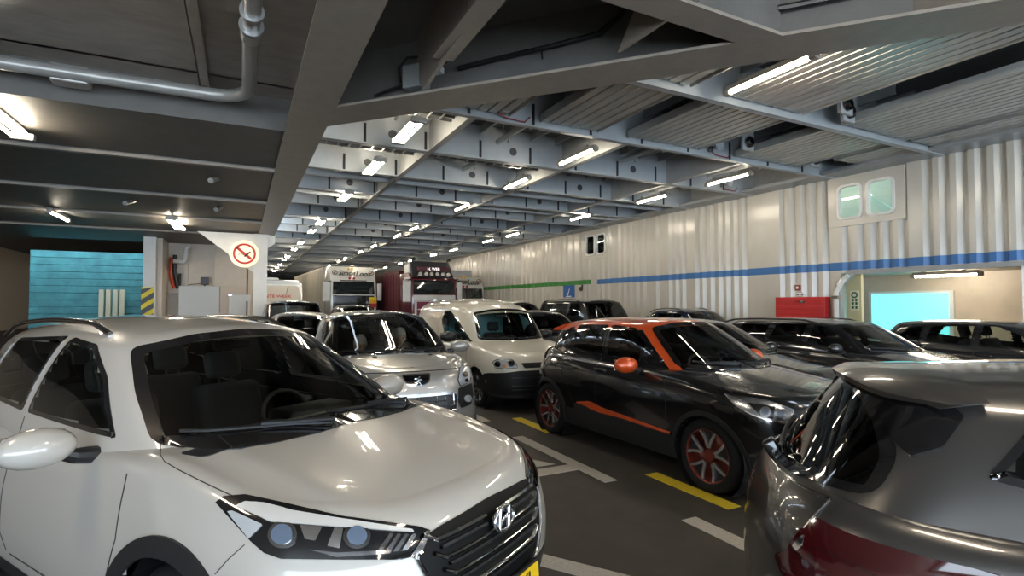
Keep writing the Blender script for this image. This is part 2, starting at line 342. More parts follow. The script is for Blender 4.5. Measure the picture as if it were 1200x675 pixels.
# ---- ribbed panels hung between the beams
def ribbed(name, x0, x1, y0, y1, lb):
    n = max(3, round((x1-x0)/.18)); wv = (x1-x0)/n; pr = []
    for k in range(n): a = x0+k*wv; pr += [(a, 0), (a+wv*.74, 0), (a+wv*.80, .035), (a+wv*.92, .035), (a+wv*.98, 0)]
    pr.append((x1, 0)); b = B(); m = len(pr); z = ZB+.10
    b.add([(x, y, z+d) for y in (y0, y1) for x, d in pr], [(k, k+1, m+k+1, m+k) for k in range(m-1)])
    b.box((x0-.02, y0, z-.02), (x0, y1, z+.12)); b.box((x1, y0, z-.02), (x1+.02, y1, z+.12))
    return tag(b.build(name, M['panel'], fix=False), lb, 'panel', 'ribbed ceiling panels')
sc = (ZB-CAM_H)/2.002
for (a, b_, y1, lb) in ((1.85, 2.58, 7.76, 'ribbed grey deck panel with brown tinge left of the first dark gap'), (2.99, 3.76, 7.76, 'ribbed grey deck panel between the first and second dark gaps'), (4.24, 5.40, 7.76, 'wide ribbed grey deck panel beside the lit fluorescent light'), (6.12, 7.38, 7.76, 'ribbed grey deck panel with round fittings nearest the windows'), (7.55, 8.05, 7.0, 'narrow ribbed grey panel edge over the wall windows')):
    for (q0, q1, w_) in ((1.0, 5.53, 'near'), (5.73, y1, 'far')):
        ribbed('ceiling_panel', a*sc, b_*sc, q0, q1, lb+(', part nearer the stern' if w_ == 'near' else ', part beyond the first beam'))
for i, (x, y, lb) in enumerate(((8.9, 7.2, 'round roller fitting on the panel edge over the wall, farther'), (8.6, 5.1, 'round roller fitting beside the dark gap, nearer the camera'), (9.0, 5.3, 'round roller fitting on a grey bracket nearest the wall'), (11.3, 7.4, 'round roller fitting at the right end of the second beam'))):
    g = empty('roller_fitting', (x, y, ZB+.2)); tag(g, lb, 'fitting')
    B().box((-.16, .0, -.16), (.16, .05, .3)).build('bracket', M['steel'], g); B().lathe([(-.08, 0), (-.08, .05), (-.05, .05), (-.05, .11), (0, .12)], 20, 'y').build('roller', M['dchrome'], g, smooth=True)
# ---- lights
def fixture(name, x, y, z, L, n, lb, group, ax=0, gap=.085):
    g = empty(name, (x, y, z), ax); tag(g, lb, 'light', group)
    wdt = .05+gap*(n-1)*.9
    b = B(); b.box((-.05, -L/2, .0), (.05, L/2, .07), bev=.012); b.box((-.03, -L*.3, .07), (.03, -L*.3+.06, .13)); b.box((-.03, L*.3, .07), (.03, L*.3+.06, .13)); b.build('housing', M['pipe'], g)
    for k in range(n):
        q = (k-(n-1)/2)*2*gap
        B().tube([(q, -L/2+.06, -.028), (q, L/2-.06, -.028)], .022, 10).build('tube', M['tube'], g, smooth=True)
    for sg in (-1, 1): B().box((-wdt, sg*L/2-.05, -.06), (wdt, sg*L/2+.05, .03), bev=.015).build('end_cap', M['pipe'], g)
    return g
ORD = ['nearest', 'second nearest', 'third', 'fourth', 'fifth', 'sixth', 'seventh', 'eighth', 'ninth', 'tenth', 'eleventh', 'twelfth']
ly = [8.88, 11.5, 15.03, 20.1, 22.6, 27.1, 30.5, 35.4, 38, 42.5, 46, 50.7]
for row, (x, n, nm) in enumerate(((2.50, 2, 'twin tube ceiling light in the row beside the great girder'), (5.96, 1, 'single tube ceiling light in the middle row'), (10.25, 1, 'single tube ceiling light in the row nearest the wall'))):
    for i, y in enumerate(ly):
        fixture('ceiling_light', x, y, ZB-.03, 1.27, n, '%s %s' % (ORD[i], nm), ['twin lights beside the girder', 'middle row of lights', 'wall row of lights'][row])
fixture('ceiling_light', 6.1, 4.63, ZB-.0, 1.27, 1, 'large lit fluorescent light beside the ribbed panels, nearest the camera', 'middle row of lights')
for y in (.8, -3.2):  # unseen fixtures toward the stern, added for their light
    for x, nm in ((2.5, 'left'), (6.1, 'middle'), (10.25, 'wall side')): fixture('ceiling_light', x, y, (NZ+.1 if x < 6 else ZB), 1.27, 2, '%s ceiling light added unseen %s the camera' % (nm, 'just behind' if y > 0 else 'far behind'), 'added lights near the stern')
# horn speakers on the beams
for (x, y, lb) in ((3.75, 7.74, 'horn speaker on the first beam beside the girder crossing'), (8.55, 7.74, 'horn speaker on the first beam toward the wall'), (11.4, 9.98, 'horn speaker at the wall end of the second beam')):
    g = empty('horn_speaker', (x, y, ZB+.2)); tag(g, lb, 'loudspeaker', 'horn speakers on the beams')
    B().lathe([(-.16, .12), (-.155, .125), (-.10, .085), (-.04, .05), (.0, .045), (.06, .045), (.06, 0)], 24, 'y').lathe([(-.14, .1), (-.06, .02), (-.1, .02), (-.11, 0)], 16, 'y').build('horn', M['web'], g, smooth=True)
    B().box((-.10, -.02, -.10), (-.06, .07, .08)).build('bracket', M['dchrome'], g); B().tube([(-.08, 0, -.1), (.1, .04, -.14), (.45, .06, -.15), (.55, .06, -.05)], .012, 6).build('cable', mat('red_cable', (.25, .03, .03), .5), g)
# ---- lower dark part by the camera: great girder, slanting beam, short beams, plating
nb = B(); nb.box((.48, YN, NZ), (.95, 19.3, NZ+.03)); nb.box((.70, YN, NZ+.03), (.73, 19.3, ZP)); struct(nb.build('ceiling_girder', M['near']))
A0, A1 = np.array([.95, 6.73]), np.array([9.2, -2.36]); dd = (A1-A0)/np.linalg.norm(A1-A0); nn = np.array([-dd[1], dd[0]])
def slab(p, q, wd, z0, z1, off=0):
    p, q = np.array(p)+nn*off, np.array(q)+nn*off; a, b_, c, d = p-nn*wd/2, q-nn*wd/2, q+nn*wd/2, p+nn*wd/2
    return [tuple(a), tuple(b_), tuple(c), tuple(d)], z0, z1
nb = B()
for args in (slab(A0-dd*.42, A1, .50, NZ+.001, NZ+.029), slab(A0, A1, .03, NZ+.03, ZP)): nb.prism(args[0], args[1], args[2], 'z', m=len(nb.v)//8)
struct(nb.build('ceiling_beam', [M['near'], M['neardark_shade']]))  # web shade is put into its darker colour
nb = B(); nb.box((.95, 2.93, NZ-.0), (4.25, 3.20, NZ+.028)); nb.box((.95, 3.05, NZ+.028), (4.2, 3.08, NP), 1); struct(nb.build('ceiling_beam', [M['near'], M['neardark_shade']]))
nb = B(); nb.box((1.62, 3.05, NZ+.12), (1.83, 4.9, NZ+.145)); nb.box((1.71, 3.05, NZ+.145), (1.735, 5.7, NP)); nb.prism([(4.2, NZ+.13), (5.5, NZ+.03), (5.5, NP), (4.2, NP)], 1.70, 1.74, 'x'); struct(nb.build('ceiling_beam', M['near']))
nb = B(); nb.prism([(2.7, NZ+.03), (3.85, NZ+.03), (3.5, NZ+.45), (2.7, NZ+.5)], 3.04, 3.07, 'x'); nb.prism([(1.2, NZ+.03), (2.5, NZ+.03), (2.5, NZ+.6), (1.2, NZ+.6)], 4.9, 4.93, 'x'); struct(nb.build('trim_bracket', M['near']))
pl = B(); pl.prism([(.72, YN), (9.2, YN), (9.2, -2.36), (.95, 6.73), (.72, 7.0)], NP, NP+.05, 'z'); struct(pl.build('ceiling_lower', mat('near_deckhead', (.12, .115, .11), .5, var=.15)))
struct(B().box((-14, YN, NP-.22), (.72, 7.35, NP-.16)).box((-14, 7.75, NZ+.06), (.6, 23.9, NP-.16), 1).box((-14, 7.3, NP-.22), (.72, 7.8, NP-.16)).build('ceiling_left', [M['plate'], M['neardark_shade']])); struct(B().box((9, YN, ZP), (WX+.3, 2.3, ZP+.1)).build('ceiling_stern', M['dplate'])); struct(B().box((-14, YN-.2, 3.5), (WX+3, YN, ZP)).build('stern_sky_block', M['cas']))  # header over the stern is unseen, added to hold sky light off the beams
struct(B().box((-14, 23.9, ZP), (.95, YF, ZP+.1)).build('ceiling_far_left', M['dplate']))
for i, y in enumerate((9.95, 13.2, 16.45, 19.7)):
    b = B(); b.box((-12, y-.055, NZ-.01), (.5, y+.055, NZ+.03)); b.box((-12, y-.012, NZ+.03), (.5, y+.012, NZ+.1), 1); struct(b.build('ceiling_beam', [M['near'], M['neardark_shade']]))
for x, y0, y1 in ((-.43, 3.5, 7.7), (-2.6, 3.5, 7.7)):
    b = B(); b.box((x-.05, y0, NP-.36), (x+.05, y1, NP-.35)); b.box((x-.05, y0, NP-.36), (x-.04, y1, NP-.21)); struct(b.build('trim_flat_bar', M['near']))
for x, y in ((-.42, 11.3), (-.46, 14.6), (-2.2, 14.6)):
    struct(B().tube([(x, y, NZ+.08), (x-.1, y-.4, NZ-.06)], .05, 10).build('trim_strut', M['pipe'], smooth=True))
# the jointed pipe that runs along and turns off to the left
g = empty('ceiling_pipe', (0, 0, 0)); tag(g, 'thick jointed grey pipe turning left under the near ceiling', 'pipe')
zp = NP-.46
pts = [(.055, 1.0, zp), (.045, 6.9, zp)]+[(.045-.42*(1-math.cos(t)), 6.9+.42*math.sin(t), zp) for t in (.26, .52, .78, 1.05, 1.31, 1.57)]+[(-9, 7.45, zp)]
B().tube(pts, .075, 16).build('pipe', M['pipe'], g, smooth=True)
for (a, L, r) in ((5.05, .05, .10), (5.32, .04, .105), (5.4, .16, .095)): B().lathe([(a, .07), (a, r), (a+L, r), (a+L, .07)], 20, 'y', (.047, 0, zp)).build('coupling', M['galv'], g, smooth=30)
B().box((-1.9, 7.34, zp-.1), (-1.55, 7.56, zp+.1), bev=.03).build('coupling', M['pipe'], g); B().box((-.16, 4.5, zp+.12), (-.02, 5.4, zp+.14)).build('bracket', M['near'], g)
# junction box and cables on the slanting beam
c = np.array(A0+dd*1.25)-nn*.09
jz = NZ+.13; ang = math.atan2(dd[1], dd[0])
g = empty('junction_box', (c[0], c[1], jz), ang); tag(g, 'grey junction box with cables on the slanting dark beam', 'junction box')
B().box((-.14, -.09, 0), (.14, .06, .26), bev=.012).build('box', mat('junction_grey', (.2, .2, .19), .45), g)
B().tube([(-.55, -.02, .0), (-.3, -.03, .04), (-.16, -.03, .06)], .015, 8).tube([(-.2, -.03, .1), (-.22, -.04, .26), (-.1, -.05, .36), (.08, -.05, .34)], .014, 8).tube([(.1, -.04, .3), (.2, -.06, .38), (.32, -.05, .24), (.4, -.04, .22)], .016, 8).build('cable', M['black'], g)
B().box((.24, -.12, .10), (.36, -.04, .17)).build('gland', mat('junction_grey2', (.35, .35, .34), .4), g)
def cab(name, pts, r, lb): return tag(B().tube(pts, r, 8).build(name, M['black'], smooth=True), lb, 'cable')
def on_web(t, h, o=.06): q = A0+dd*t-nn*o; return (q[0], q[1], NZ+h)
cab('cable', [on_web(1.75, .30), on_web(2.2, .33), on_web(2.8, .36), on_web(3.3, .40), on_web(3.5, .52, .1), on_web(3.75, .68, .2)], .028, 'black cable bundle running along the slanting dark beam')
cab('cable', [on_web(2.2, .31, .09), on_web(2.62, .34, .1), on_web(2.72, .30, .12), on_web(2.73, .22, .12)], .012, 'loose black cable end hanging on the slanting beam')
cab('cable', [on_web(3.85, .66, .4), on_web(4.2, .44, .16), on_web(4.5, .33, .08), on_web(5.0, .33, .06), on_web(6.0, .36, .06)], .035, 'thick black cable bundle beyond the short cross beam')
# ---- left side: post with sign, hazard pillar, casing
g = struct(B().box((.34, 19.0, 0), (.74, 19.3, NZ)).prism([(.74, 3.55), (.96, 3.72), (.96, 3.95), (.74, 4.0)], 19.05, 19.25, 'y').build('trim_post', M['white']))
struct(B().prism([(-1.25, NZ), (.34, NZ), (.34, 2.75)], 19.1, 19.16, 'y').build('trim_gusset', M['white']))
g = empty('no_smoking_sign', (.07, 18.9, 3.33)); tag(g, 'round lit no smoking sign with a red ring on the white post', 'sign')
B().lathe([(.06, 0), (.06, .41), (.0, .43), (-.01, .42), (-.01, 0)], 40, 'y').build('sign_box', mat('sign_glow', (.95, .80, .50), .4, emit=.4), g)
b = B(); n = 40
V = [(r*math.cos(2*math.pi*k/n), y, r*math.sin(2*math.pi*k/n)) for y in (-.024, -.012) for r in (.33, .265) for k in range(n)]
F = [(k, (k+1) % n, n+(k+1) % n, n+k) for k in range(n)]+[(2*n+k, 3*n+k, 3*n+(k+1) % n, 2*n+(k+1) % n) for k in range(n)]+[(k, 2*n+k, 2*n+(k+1) % n, (k+1) % n) for k in range(n)]+[(n+k, n+(k+1) % n, 3*n+(k+1) % n, 3*n+k) for k in range(n)]
b.add(V, F); q = .03
b.add([(-.23+s, yy, .2+t) for yy in (-.024, -.012) for s, t in ((-q, -q), (q, q), (.42+q, -.36+q), (.42-q, -.36-q))], [(0, 1, 2, 3), (7, 6, 5, 4), (0, 4, 5, 1), (1, 5, 6, 2), (2, 6, 7, 3), (3, 7, 4, 0)]); b.build('ring', M['sred'], g)
b = B(); b.tube([(-.17, -.02, -.05), (-.12, -.02, .02), (-.1, -.02, -.06), (-.05, -.02, .01), (-.03, -.02, -.06)], .014, 6); b.tube([(0, -.02, -.09), (.17, -.02, .07)], .024, 8); b.build('cigarette', M['black'], g)
b = B(); b.box((-3.02, 22, 0), (-2.66, 22.3, 4.2)); b.prism([(-3.02, 4.2), (-2.66, 4.2), (-2.45, 4.5), (-3.2, 4.5)], 22, 22.3, 'y'); struct(b.build('trim_pillar', M['white']))
g = empty('hazard_board', (-2.86, 21.96, 0)); tag(g, 'black and yellow striped hazard panel on the left pillar', 'hazard marking')
B().box((-.19, 0, .6), (.17, .03, 2.32)).build('board', M['yel'], g); hb = B()
for k in range(5):
    z = .62+.36*k; hb.add([(-.19, -.006, z), (.17, -.006, z+.26), (.17, -.006, min(2.32, z+.45)), (-.19, -.006, min(2.32, z+.19))], [(0, 1, 2, 3)])
hb.build('stripe', M['black'], g, fix=False)
cs = B(); cs.box((-2.6, 24, 0), (.5, 24.2, 4.6)); cs.box((-2.66, 22.35, 0), (-2.5, 24, 4.6)); struct(cs.build('wall_casing', M['cas']))
struct(B().box((-1.95, 23.9, 2.3), (-1.85, 24, 4.6)).box((-1.0, 23.94, 2.3), (-.95, 24, 4.6)).build('trim_stiffener', M['cas']))
g = empty('metal_cabinet', (-1.4, 23.3, 0)); tag(g, 'pale grey metal cabinet below the black floodlight on the left', 'cabinet')
B().box((-.68, 0, 0), (.66, .65, 2.42), bev=.01).build('body', mat('cabinet_grey', (.60, .60, .58), .35), g); B().box((.52, -.02, 1.1), (.56, 0, 1.3)).build('handle', M['dchrome'], g)
g = empty('metal_cabinet', (-.25, 23.3, 0)); tag(g, 'pink beige cabinet with a white door beside the post', 'cabinet')
B().box((-.48, 0, 0), (.60, .65, 2.42), bev=.01).build('body', mat('cabinet_beige', (.62, .50, .40), .4), g); B().box((-.18, -.03, .1), (.55, 0, 2.1), bev=.01).build('door', M['white'], g); B().box((-.2, -.06, 2.05), (-.08, 0, 2.12)).build('hinge', M['dchrome'], g)
g = empty('floodlight', (-1.25, 23.4, 2.42)); tag(g, 'small black floodlight standing on the grey cabinet', 'floodlight')
B().box((-.14, -.06, .05), (.14, .1, .34), bev=.02).build('lamp_body', M['black'], g); B().box((-.03, 0, 0), (.03, .05, .06)).build('foot', M['black'], g); B().tube([(-.14, .03, .1), (-.5, .06, .05), (-.55, .1, .01)], .012, 6).build('cable', M['black'], g)
g = empty('drain_pipe', (-1.96, 23.66, 0)); tag(g, 'white bent pipe above the red hose on the casing', 'pipe')
B().tube([(-.35, 0, 3.35), (0, 0, 3.35), (.05, 0, 3.4), (.05, 0, 3.86), (.2, 0, 3.92)], .09, 14).build('pipe', M['white'], g, smooth=True)
g = empty('fire_hose', (-2.36, 23.78, 0)); tag(g, 'red and black hose hanging in a rack on the casing', 'hose')
B().box((-.12, -.04, 2.15), (.32, .14, 2.32)).build('rack', M['cas'], g); B().tube([(-.02, 0, 3.5), (-.04, 0, 2.9), (.03, 0, 2.5), (.1, 0, 2.32)], .06, 10).build('red_hose', mat('hose_red', (.65, .07, .02), .5), g, smooth=True); B().tube([(.1, 0, 3.6), (.08, 0, 3.0), (.16, 0, 2.6), (.2, 0, 2.32)], .07, 10).tube([(.24, 0, 2.32), (.26, 0, 2.9)], .05, 8).build('black_hose', M['black'], g, smooth=True)
g = empty('service_pipe', (.2, 23.2, 0)); tag(g, 'thin dark service pipe behind the white post', 'pipe'); B().tube([(0, 0, 0), (0, 0, 3.2)], .03, 8).build('pipe', M['dchrome'], g); B().box((-.09, -.06, 1.85), (.12, .06, 2.1)).build('valve_box', M['white'], g)
fixture('ceiling_light', WX+1.3, 6.2, 2.39, 1.27, 1, 'added light under the passage ceiling to brighten the passage', None)  # lamp added to brighten the passage, no fixture is seen there
fixture('ceiling_light', -1.62, 17.2, NZ-.05, 2.2, 2, 'twin fluorescent light under the left ceiling near the no smoking sign', None, 0, .1)
fixture('ceiling_light', -4.1, 17.0, NZ-.05, 1.6, 1, 'fluorescent light at the far left behind the hazard pillar', None)
fixture('ceiling_light', -2.6, 8.5, NZ-.05, 1.27, 2, 'twin fluorescent light over the white car on the left', None); fixture('ceiling_light', -2.6, 3.0, NZ-.05, 1.27, 2, 'twin fluorescent light over the rear of the white car', None)
g = empty('opening_slats', (-5.2, 26, 0)); tag(g, 'teal ribbed slats in place of the lit opening far behind the hazard pillar', 'opening_slats'); b = B()  # slats made up for the lit opening, its teal light put into their colour
for k in range(14): b.box((-1.9, 0, .0+.27*k), (1.9, .1, .27+.27*k), bev=.03)
b.build('slats', M['teal'], g); b = B()
for k in range(4): b.box((.3+.22*k, -.5, .7), (.46+.22*k, -.3, 2.3), bev=.02)
b.build('bollard', M['scream'], g)
# ---- fittings on the right wall
def wall_thing(name, y, z, lb, cat): g = empty(name, (WX-.002, y, z)); tag(g, lb, cat); return g
g = wall_thing('fire_cabinet', 8.64, 0, 'red slatted fire cabinet on the right wall beside the passage', 'cabinet')
b = B(); b.box((-.22, -.66, .55), (0, .66, 1.91), bev=.01)
for k in range(9): b.box((-.235, -.60, .66+.135*k), (-.215, .60, .755+.135*k), bev=.008)
b.build('body', M['red'], g); B().box((-.26, -.16, 1.76), (-.235, -.06, 1.82)).tube([(-.25, -.02, 1.8), (-.25, .1, 1.8)], .008, 6).build('latch', M['dchrome'], g)
g = wall_thing('alarm_box', 8.79, 2.08, 'small red alarm box above the red cabinet', 'alarm'); B().box((-.06, -.06, 0), (.05, .06, .14), bev=.01).build('box', mat('alarm_red', (.3, .05, .03), .4), g); B().box((-.064, -.03, .04), (-.06, .03, .1)).build('label', M['swhite'], g)
g = wall_thing('wall_sign', 8.75, 1.97, 'tiny white sign between the alarm box and the red cabinet', 'sign'); B().box((-.012, -.09, -.03), (.05, .09, .05)).build('plate', M['swhite'], g); 
for q in (-1, 1): B().prism([(q*.07, -.02), (q*.07, .035), (q*.01, .008)], -.018, -.012, 'x').build('symbol', M['black'], g)
g = wall_thing('wall_sign', 19.45, 2.05, 'square blue sign with a white arrow under the green stripe', 'sign'); B().box((-.03, -.42, -.02), (.05, .42, .5)).build('plate', M['sblue'], g)
B().add([(-.036, .06, .1), (-.036, .02, .08), (-.036, -.1, .34), (-.036, -.06, .36)], [(0, 1, 2, 3)]).add([(-.036, .14, .2), (-.036, .1, .02), (-.036, -.03, .13)], [(0, 1, 2)]).box((-.037, -.2, .0), (-.03, .2, .04)).build('arrow', M['swhite'], g, fix=False)
g = wall_thing('wall_bell', 18.5, 2.38, 'small dark bell on the wall right of the blue arrow sign', 'bell'); B().lathe([(-.12, 0), (-.12, .06), (-.06, .1), (0, .1)], 16, 'x').build('bell', mat('bell_brown', (.1, .05, .03), .4), g, smooth=True); B().box((-.05, -.1, -.02), (0, -.05, .16)).build('bracket', M['black'], g)
# ================================================================== VEHICLE BUILDER
# local frame of a car: x to the car's left, y from the nose (0) to the tail, z up
def pchip(pts, x, smooth=0):
    px = np.array([p[0] for p in pts], float); py = np.array([p[1] for p in pts], float); x = np.asarray(x, float)
    h = np.diff(px); d = np.diff(py)/h; m = np.zeros(len(px))
    if len(px) == 2: m[:] = d[0]
    else:
        for i in range(1, len(px)-1):
            if d[i-1]*d[i] > 0:
                w1, w2 = 2*h[i]+h[i-1], h[i]+2*h[i-1]; m[i] = (w1+w2)/(w1/d[i-1]+w2/d[i])
        m[0] = d[0]; m[-1] = d[-1]
    xc = np.clip(x, px[0], px[-1]); i = np.clip(np.searchsorted(px, xc)-1, 0, len(px)-2); t = (xc-px[i])/h[i]
    return ((2*t**3-3*t**2+1)*py[i]+(t**3-2*t**2+t)*h[i]*m[i]+(-2*t**3+3*t**2)*py[i+1]+(t**3-t**2)*h[i]*m[i+1])
class Sm:                                # smoothed spline table
    def __init__(s, pts, sig=.03, n=500):
        a, b = pts[0][0], pts[-1][0]; L = b-a; s.x = np.linspace(a-.25*L, b+.25*L, n*3//2); yc = pchip(pts, s.x)
        sl0 = (pchip(pts, a+1e-3*L)-pts[0][1])/(1e-3*L); sl1 = (pts[-1][1]-pchip(pts, b-1e-3*L))/(1e-3*L)
        yc = np.where(s.x < a, pts[0][1]+(s.x-a)*sl0, np.where(s.x > b, pts[-1][1]+(s.x-b)*sl1, yc))
        k = np.arange(-40, 41)*(s.x[1]-s.x[0]); g = np.exp(-.5*(k/(sig*L))**2); g /= g.sum()
        s.y = np.convolve(np.pad(yc, 40, mode='edge'), g, 'valid')
    def __call__(s, x): return np.interp(x, s.x, s.y)
def resample(pts, n):                    # smooth polyline through points, n samples
    P = np.array(pts, float); c = np.r_[0, np.cumsum(np.linalg.norm(np.diff(P, axis=0), axis=1))]; c /= c[-1]; u = np.linspace(0, 1, n)
    return np.stack([pchip(list(zip(c, P[:, k])), u) for k in range(P.shape[1])], 1)
def smooth_ring(R, it=6, fixed=()):
    R = R.copy(); keep = {i: R[i].copy() for i in (0, len(R)-1, *fixed)}
    for _ in range(it):
        R[1:-1] = .5*R[1:-1]+.25*(R[:-2]+R[2:])
        for i, q in keep.items(): R[i] = q
    return R
class Surf:                              # vertices, faces, tags gathered for the body
    def __init__(s): s.v = []; s.f = []; s.t = []
    def grid(s, G, tag, flip=False):     # G: (rows, cols, 3)
        k = len(s.v); r, c = G.shape[:2]; s.v += [tuple(p) for p in G.reshape(-1, 3)]
        for i in range(r-1):
            for j in range(c-1):
                f = (k+i*c+j, k+i*c+j+1, k+(i+1)*c+j+1, k+(i+1)*c+j)
                s.f.append(f[::-1] if flip else f); s.t.append(tag(i, j) if callable(tag) else tag)
class Car:
    def __init__(c, sp):
        c.sp = sp; c.L, c.W = sp['L'], sp['W']
        c.hc = Sm(sp['hc'], .02); c.hd = Sm(sp.get('hd', [(0, .05), (1, .09), (2, .08), (c.L, .08)]), .03); c.hp = sp.get('hp', 2.6)
        c.fx = Sm(sp['fx'], .04); c.rx = Sm(sp['rx'], .04); c.sw = Sm(sp['sw'], .03)
        c.fp = sp.get('fp', [(0, 0), (.3, .012), (.5, .045), (.65, .10), (.78, .2), (.88, .33), (.95, .5), (.985, .68), (1, .9)])
        c.rp = sp.get('rp', [(0, 0), (.4, .02), (.65, .08), (.82, .2), (.92, .35), (.98, .55), (1, .75)])
        c.rz = Sm(sp['rz'], .04); c.S = Surf(); c.build()
    def H(c, s, tt):
        r = c.hc(s)-c.hd(s)*np.abs(tt)**c.hp
        f = c.sp.get('crease'); return r+f(s, tt) if f else r
    def R(c, s, t): return c.rz(s)-c.sp.get('crown', .08)*(np.abs(t)/.6)**2.4
    def ring(c, z):                       # outline at heights z (array over n) -> t, s
        n = len(z); nf, nr = c.nf, c.nr
        a = np.linspace(0, 1, nf); tf = np.array([p[0] for p in c.fp]); arc = np.r_[0, np.cumsum(np.hypot(np.diff(tf)*c.W, np.diff([p[1] for p in c.fp])))]; arc /= arc[-1]
        ttf = pchip(list(zip(arc, tf)), a); dsf = pchip(c.fp, ttf)
        b = np.linspace(1, 0, nr); tr = np.array([p[0] for p in c.rp]); arc2 = np.r_[0, np.cumsum(np.hypot(np.diff(tr)*c.W, np.diff([p[1] for p in c.rp])))]; arc2 /= arc2[-1]
        ttr = pchip(list(zip(arc2, tr)), b); dsr = pchip(c.rp, ttr)
        nm = n-nf-nr; s = np.zeros(n); tt = np.ones(n)
        tt[:nf] = ttf; s[:nf] = c.fx(z[:nf])+dsf; tt[n-nr:] = ttr; s[n-nr:] = c.L-c.rx(z[n-nr:])-dsr
        m = np.linspace(0, 1, nm+2)[1:-1]; s[nf:n-nr] = s[nf-1]+(s[n-nr]-s[nf-1])*m
        return tt, s
    def build(c):
        sp = c.sp; c.nf, c.nr, nm = 34, 24, 44; n = c.nf+c.nr+nm; zb = sp.get('zb', .2)
        zt = np.full(n, .95)
        rad = sp.get('rad', .06); M_ = 34; rows = []
        for _ in range(8):
            tt, s = c.ring(zt); t = tt*c.W*c.sw(zt); dt, ds = np.gradient(t), np.gradient(s); l = np.hypot(dt, ds)+1e-9; nx = np.where(t < 1e-4, 0, ds/l)
            zt = .5*zt+.5*c.H(s+dt/l*rad, np.maximum(t-nx*rad, 0)/c.W)
        lev = np.r_[np.linspace(0, .86, M_-8), .86+.14*np.sin(np.linspace(0, 1, 9)[1:]*math.pi/2)]
        for v in lev:
            z = zb+(zt-zb)*v; tt, s = c.ring(z); t = tt*c.W*c.sw(z)
            d = zt-z; r = np.minimum(rad, zt-zb); ins = np.where(d < r, r-np.sqrt(np.maximum(0, r*r-(r-d)**2)), 0)
            rows.append([t, s, z, ins])
        G = []
        for t, s, z, ins in rows:
            dt, ds = np.gradient(t), np.gradient(s); l = np.hypot(dt, ds)+1e-9; nx, ny = ds/l, -dt/l      # outward normal (t, s)
            nx = np.where(t < 1e-4, 0, nx); tq = np.maximum(t-nx*ins, 0); G.append(np.stack([tq, s-ny*ins, z], 1))
        G = np.array(G); G[:, 0, 0] = 0; G[:, -1, 0] = 0
        c.S.grid(G, 'side'); top = G[-1]; K = 16
        tq = np.array([top[:, 0]*f for f in np.cos(np.linspace(0, math.pi/2, K+1))]); T = np.zeros((K+1, n, 3))
        T[:, :, 0] = tq; T[:, :, 1] = top[:, 1]
        edge = top[:, 2]-c.H(top[:, 1], top[:, 0]/c.W)
        for k in range(K+1): 
            fr = np.where(top[:, 0] > 1e-6, T[k, :, 0]/np.maximum(top[:, 0], 1e-6), 0); T[k, :, 2] = c.H(T[k, :, 1], T[k, :, 0]/c.W)+edge*fr**6
        c.S.grid(T, 'top')
        bot = G[0]; U = np.stack([bot*np.array([f, 1, 1]) for f in (1, .5, 0)]); c.S.grid(U, 'floor', True)
        # ---- greenhouse
        n1, n2, n3 = 26, 46, 20
        def full(fr, sd, rr): 
            A, Bq, Cq = resample(fr, n1), resample(sd, n2), resample(rr, n3); return smooth_ring(np.vstack([A, Bq[1:], Cq[1:]]), sp.get('gsm', 5))
        bs, ts = full(*sp['gb']), full(*sp['gt']); N_ = len(bs)        # columns (s, t)
        zb_ = c.H(bs[:, 0], bs[:, 1]/c.W)-.05; ze = c.R(ts[:, 0], ts[:, 1])
        seg = np.array([0]*(n1-1)+[1]*(n2-1)+[2]*(n3-1)); c.seg = seg
        bulge = np.interp(np.arange(N_), [0, n1-1, n1+5, n1+n2-8, n1+n2, N_-1], [.025, .02, .03, .03, .02, .02])
        rin = np.interp(np.arange(N_), [0, n1-4, n1+4, n1+n2-6, n1+n2+2, N_-1], sp.get('rin', [.10, .10, .13, .13, .10, .10]))
        Bx = np.stack([bs[:, 1], bs[:, 0], zb_], 1); Ex = np.stack([ts[:, 1], ts[:, 0], ze], 1)
        ctr = np.array([0, (ts[0, 0]+ts[-1, 0])/2]); d = ctr-np.stack([ts[:, 1]*0, ts[:, 0]], 1)
        dt, ds = np.gradient(ts[:, 1]), np.gradient(ts[:, 0]); l = np.hypot(dt, ds); inn = np.stack([-ds/l, dt/l], 1); inn[0] = (0, 1); inn[-1] = (0, -1)
        bt, bd = np.gradient(bs[:, 1]), np.gradient(bs[:, 0]); l2 = np.hypot(bt, bd)+1e-9; out = np.stack([bd/l2, -bt/l2], 1); out[0] = (0, -1); out[-1] = (0, 1)
        I = np.stack([np.maximum(ts[:, 1]+inn[:, 0]*rin, 0), ts[:, 0]+inn[:, 1]*rin], 1); I[0, 0] = I[-1, 0] = 0; zi = c.R(I[:, 1], I[:, 0])
        Ix = np.stack([I[:, 0], I[:, 1], zi], 1); rows = []; NV = 22; c.NV = NV; side = Ex-Bx; ln = np.linalg.norm(side, axis=1); cut = 1-np.minimum(rin*.8/ln, .3)
        for k in range(NV+1):
            v = k/NV; q = Bx+side*(cut*v)[:, None]; q[:, :2] += out*(bulge*4*v*(1-v*cut))[:, None]*.9; rows.append(q)
        P0 = rows[-1]
        for k in range(1, 9):
            u = k/8; rows.append(P0*(1-u)**2+Ex*2*u*(1-u)+Ix*u*u)
        G2 = np.array(rows); G2[:, 0, 0] = 0; G2[:, -1, 0] = 0
        c.S.grid(G2, lambda i, j: ('pillar' if seg[j] == 1 and i < NV-1 else 'roof' if i >= NV-1 else ('front' if seg[j] == 0 else 'rear'), j, i))
        K = 12; tq = np.array([Ix[:, 0]*f for f in np.cos(np.linspace(0, math.pi/2, K+1))]); T = np.zeros((K+1, N_, 3)); T[:, :, 0] = tq; T[:, :, 1] = Ix[:, 1]
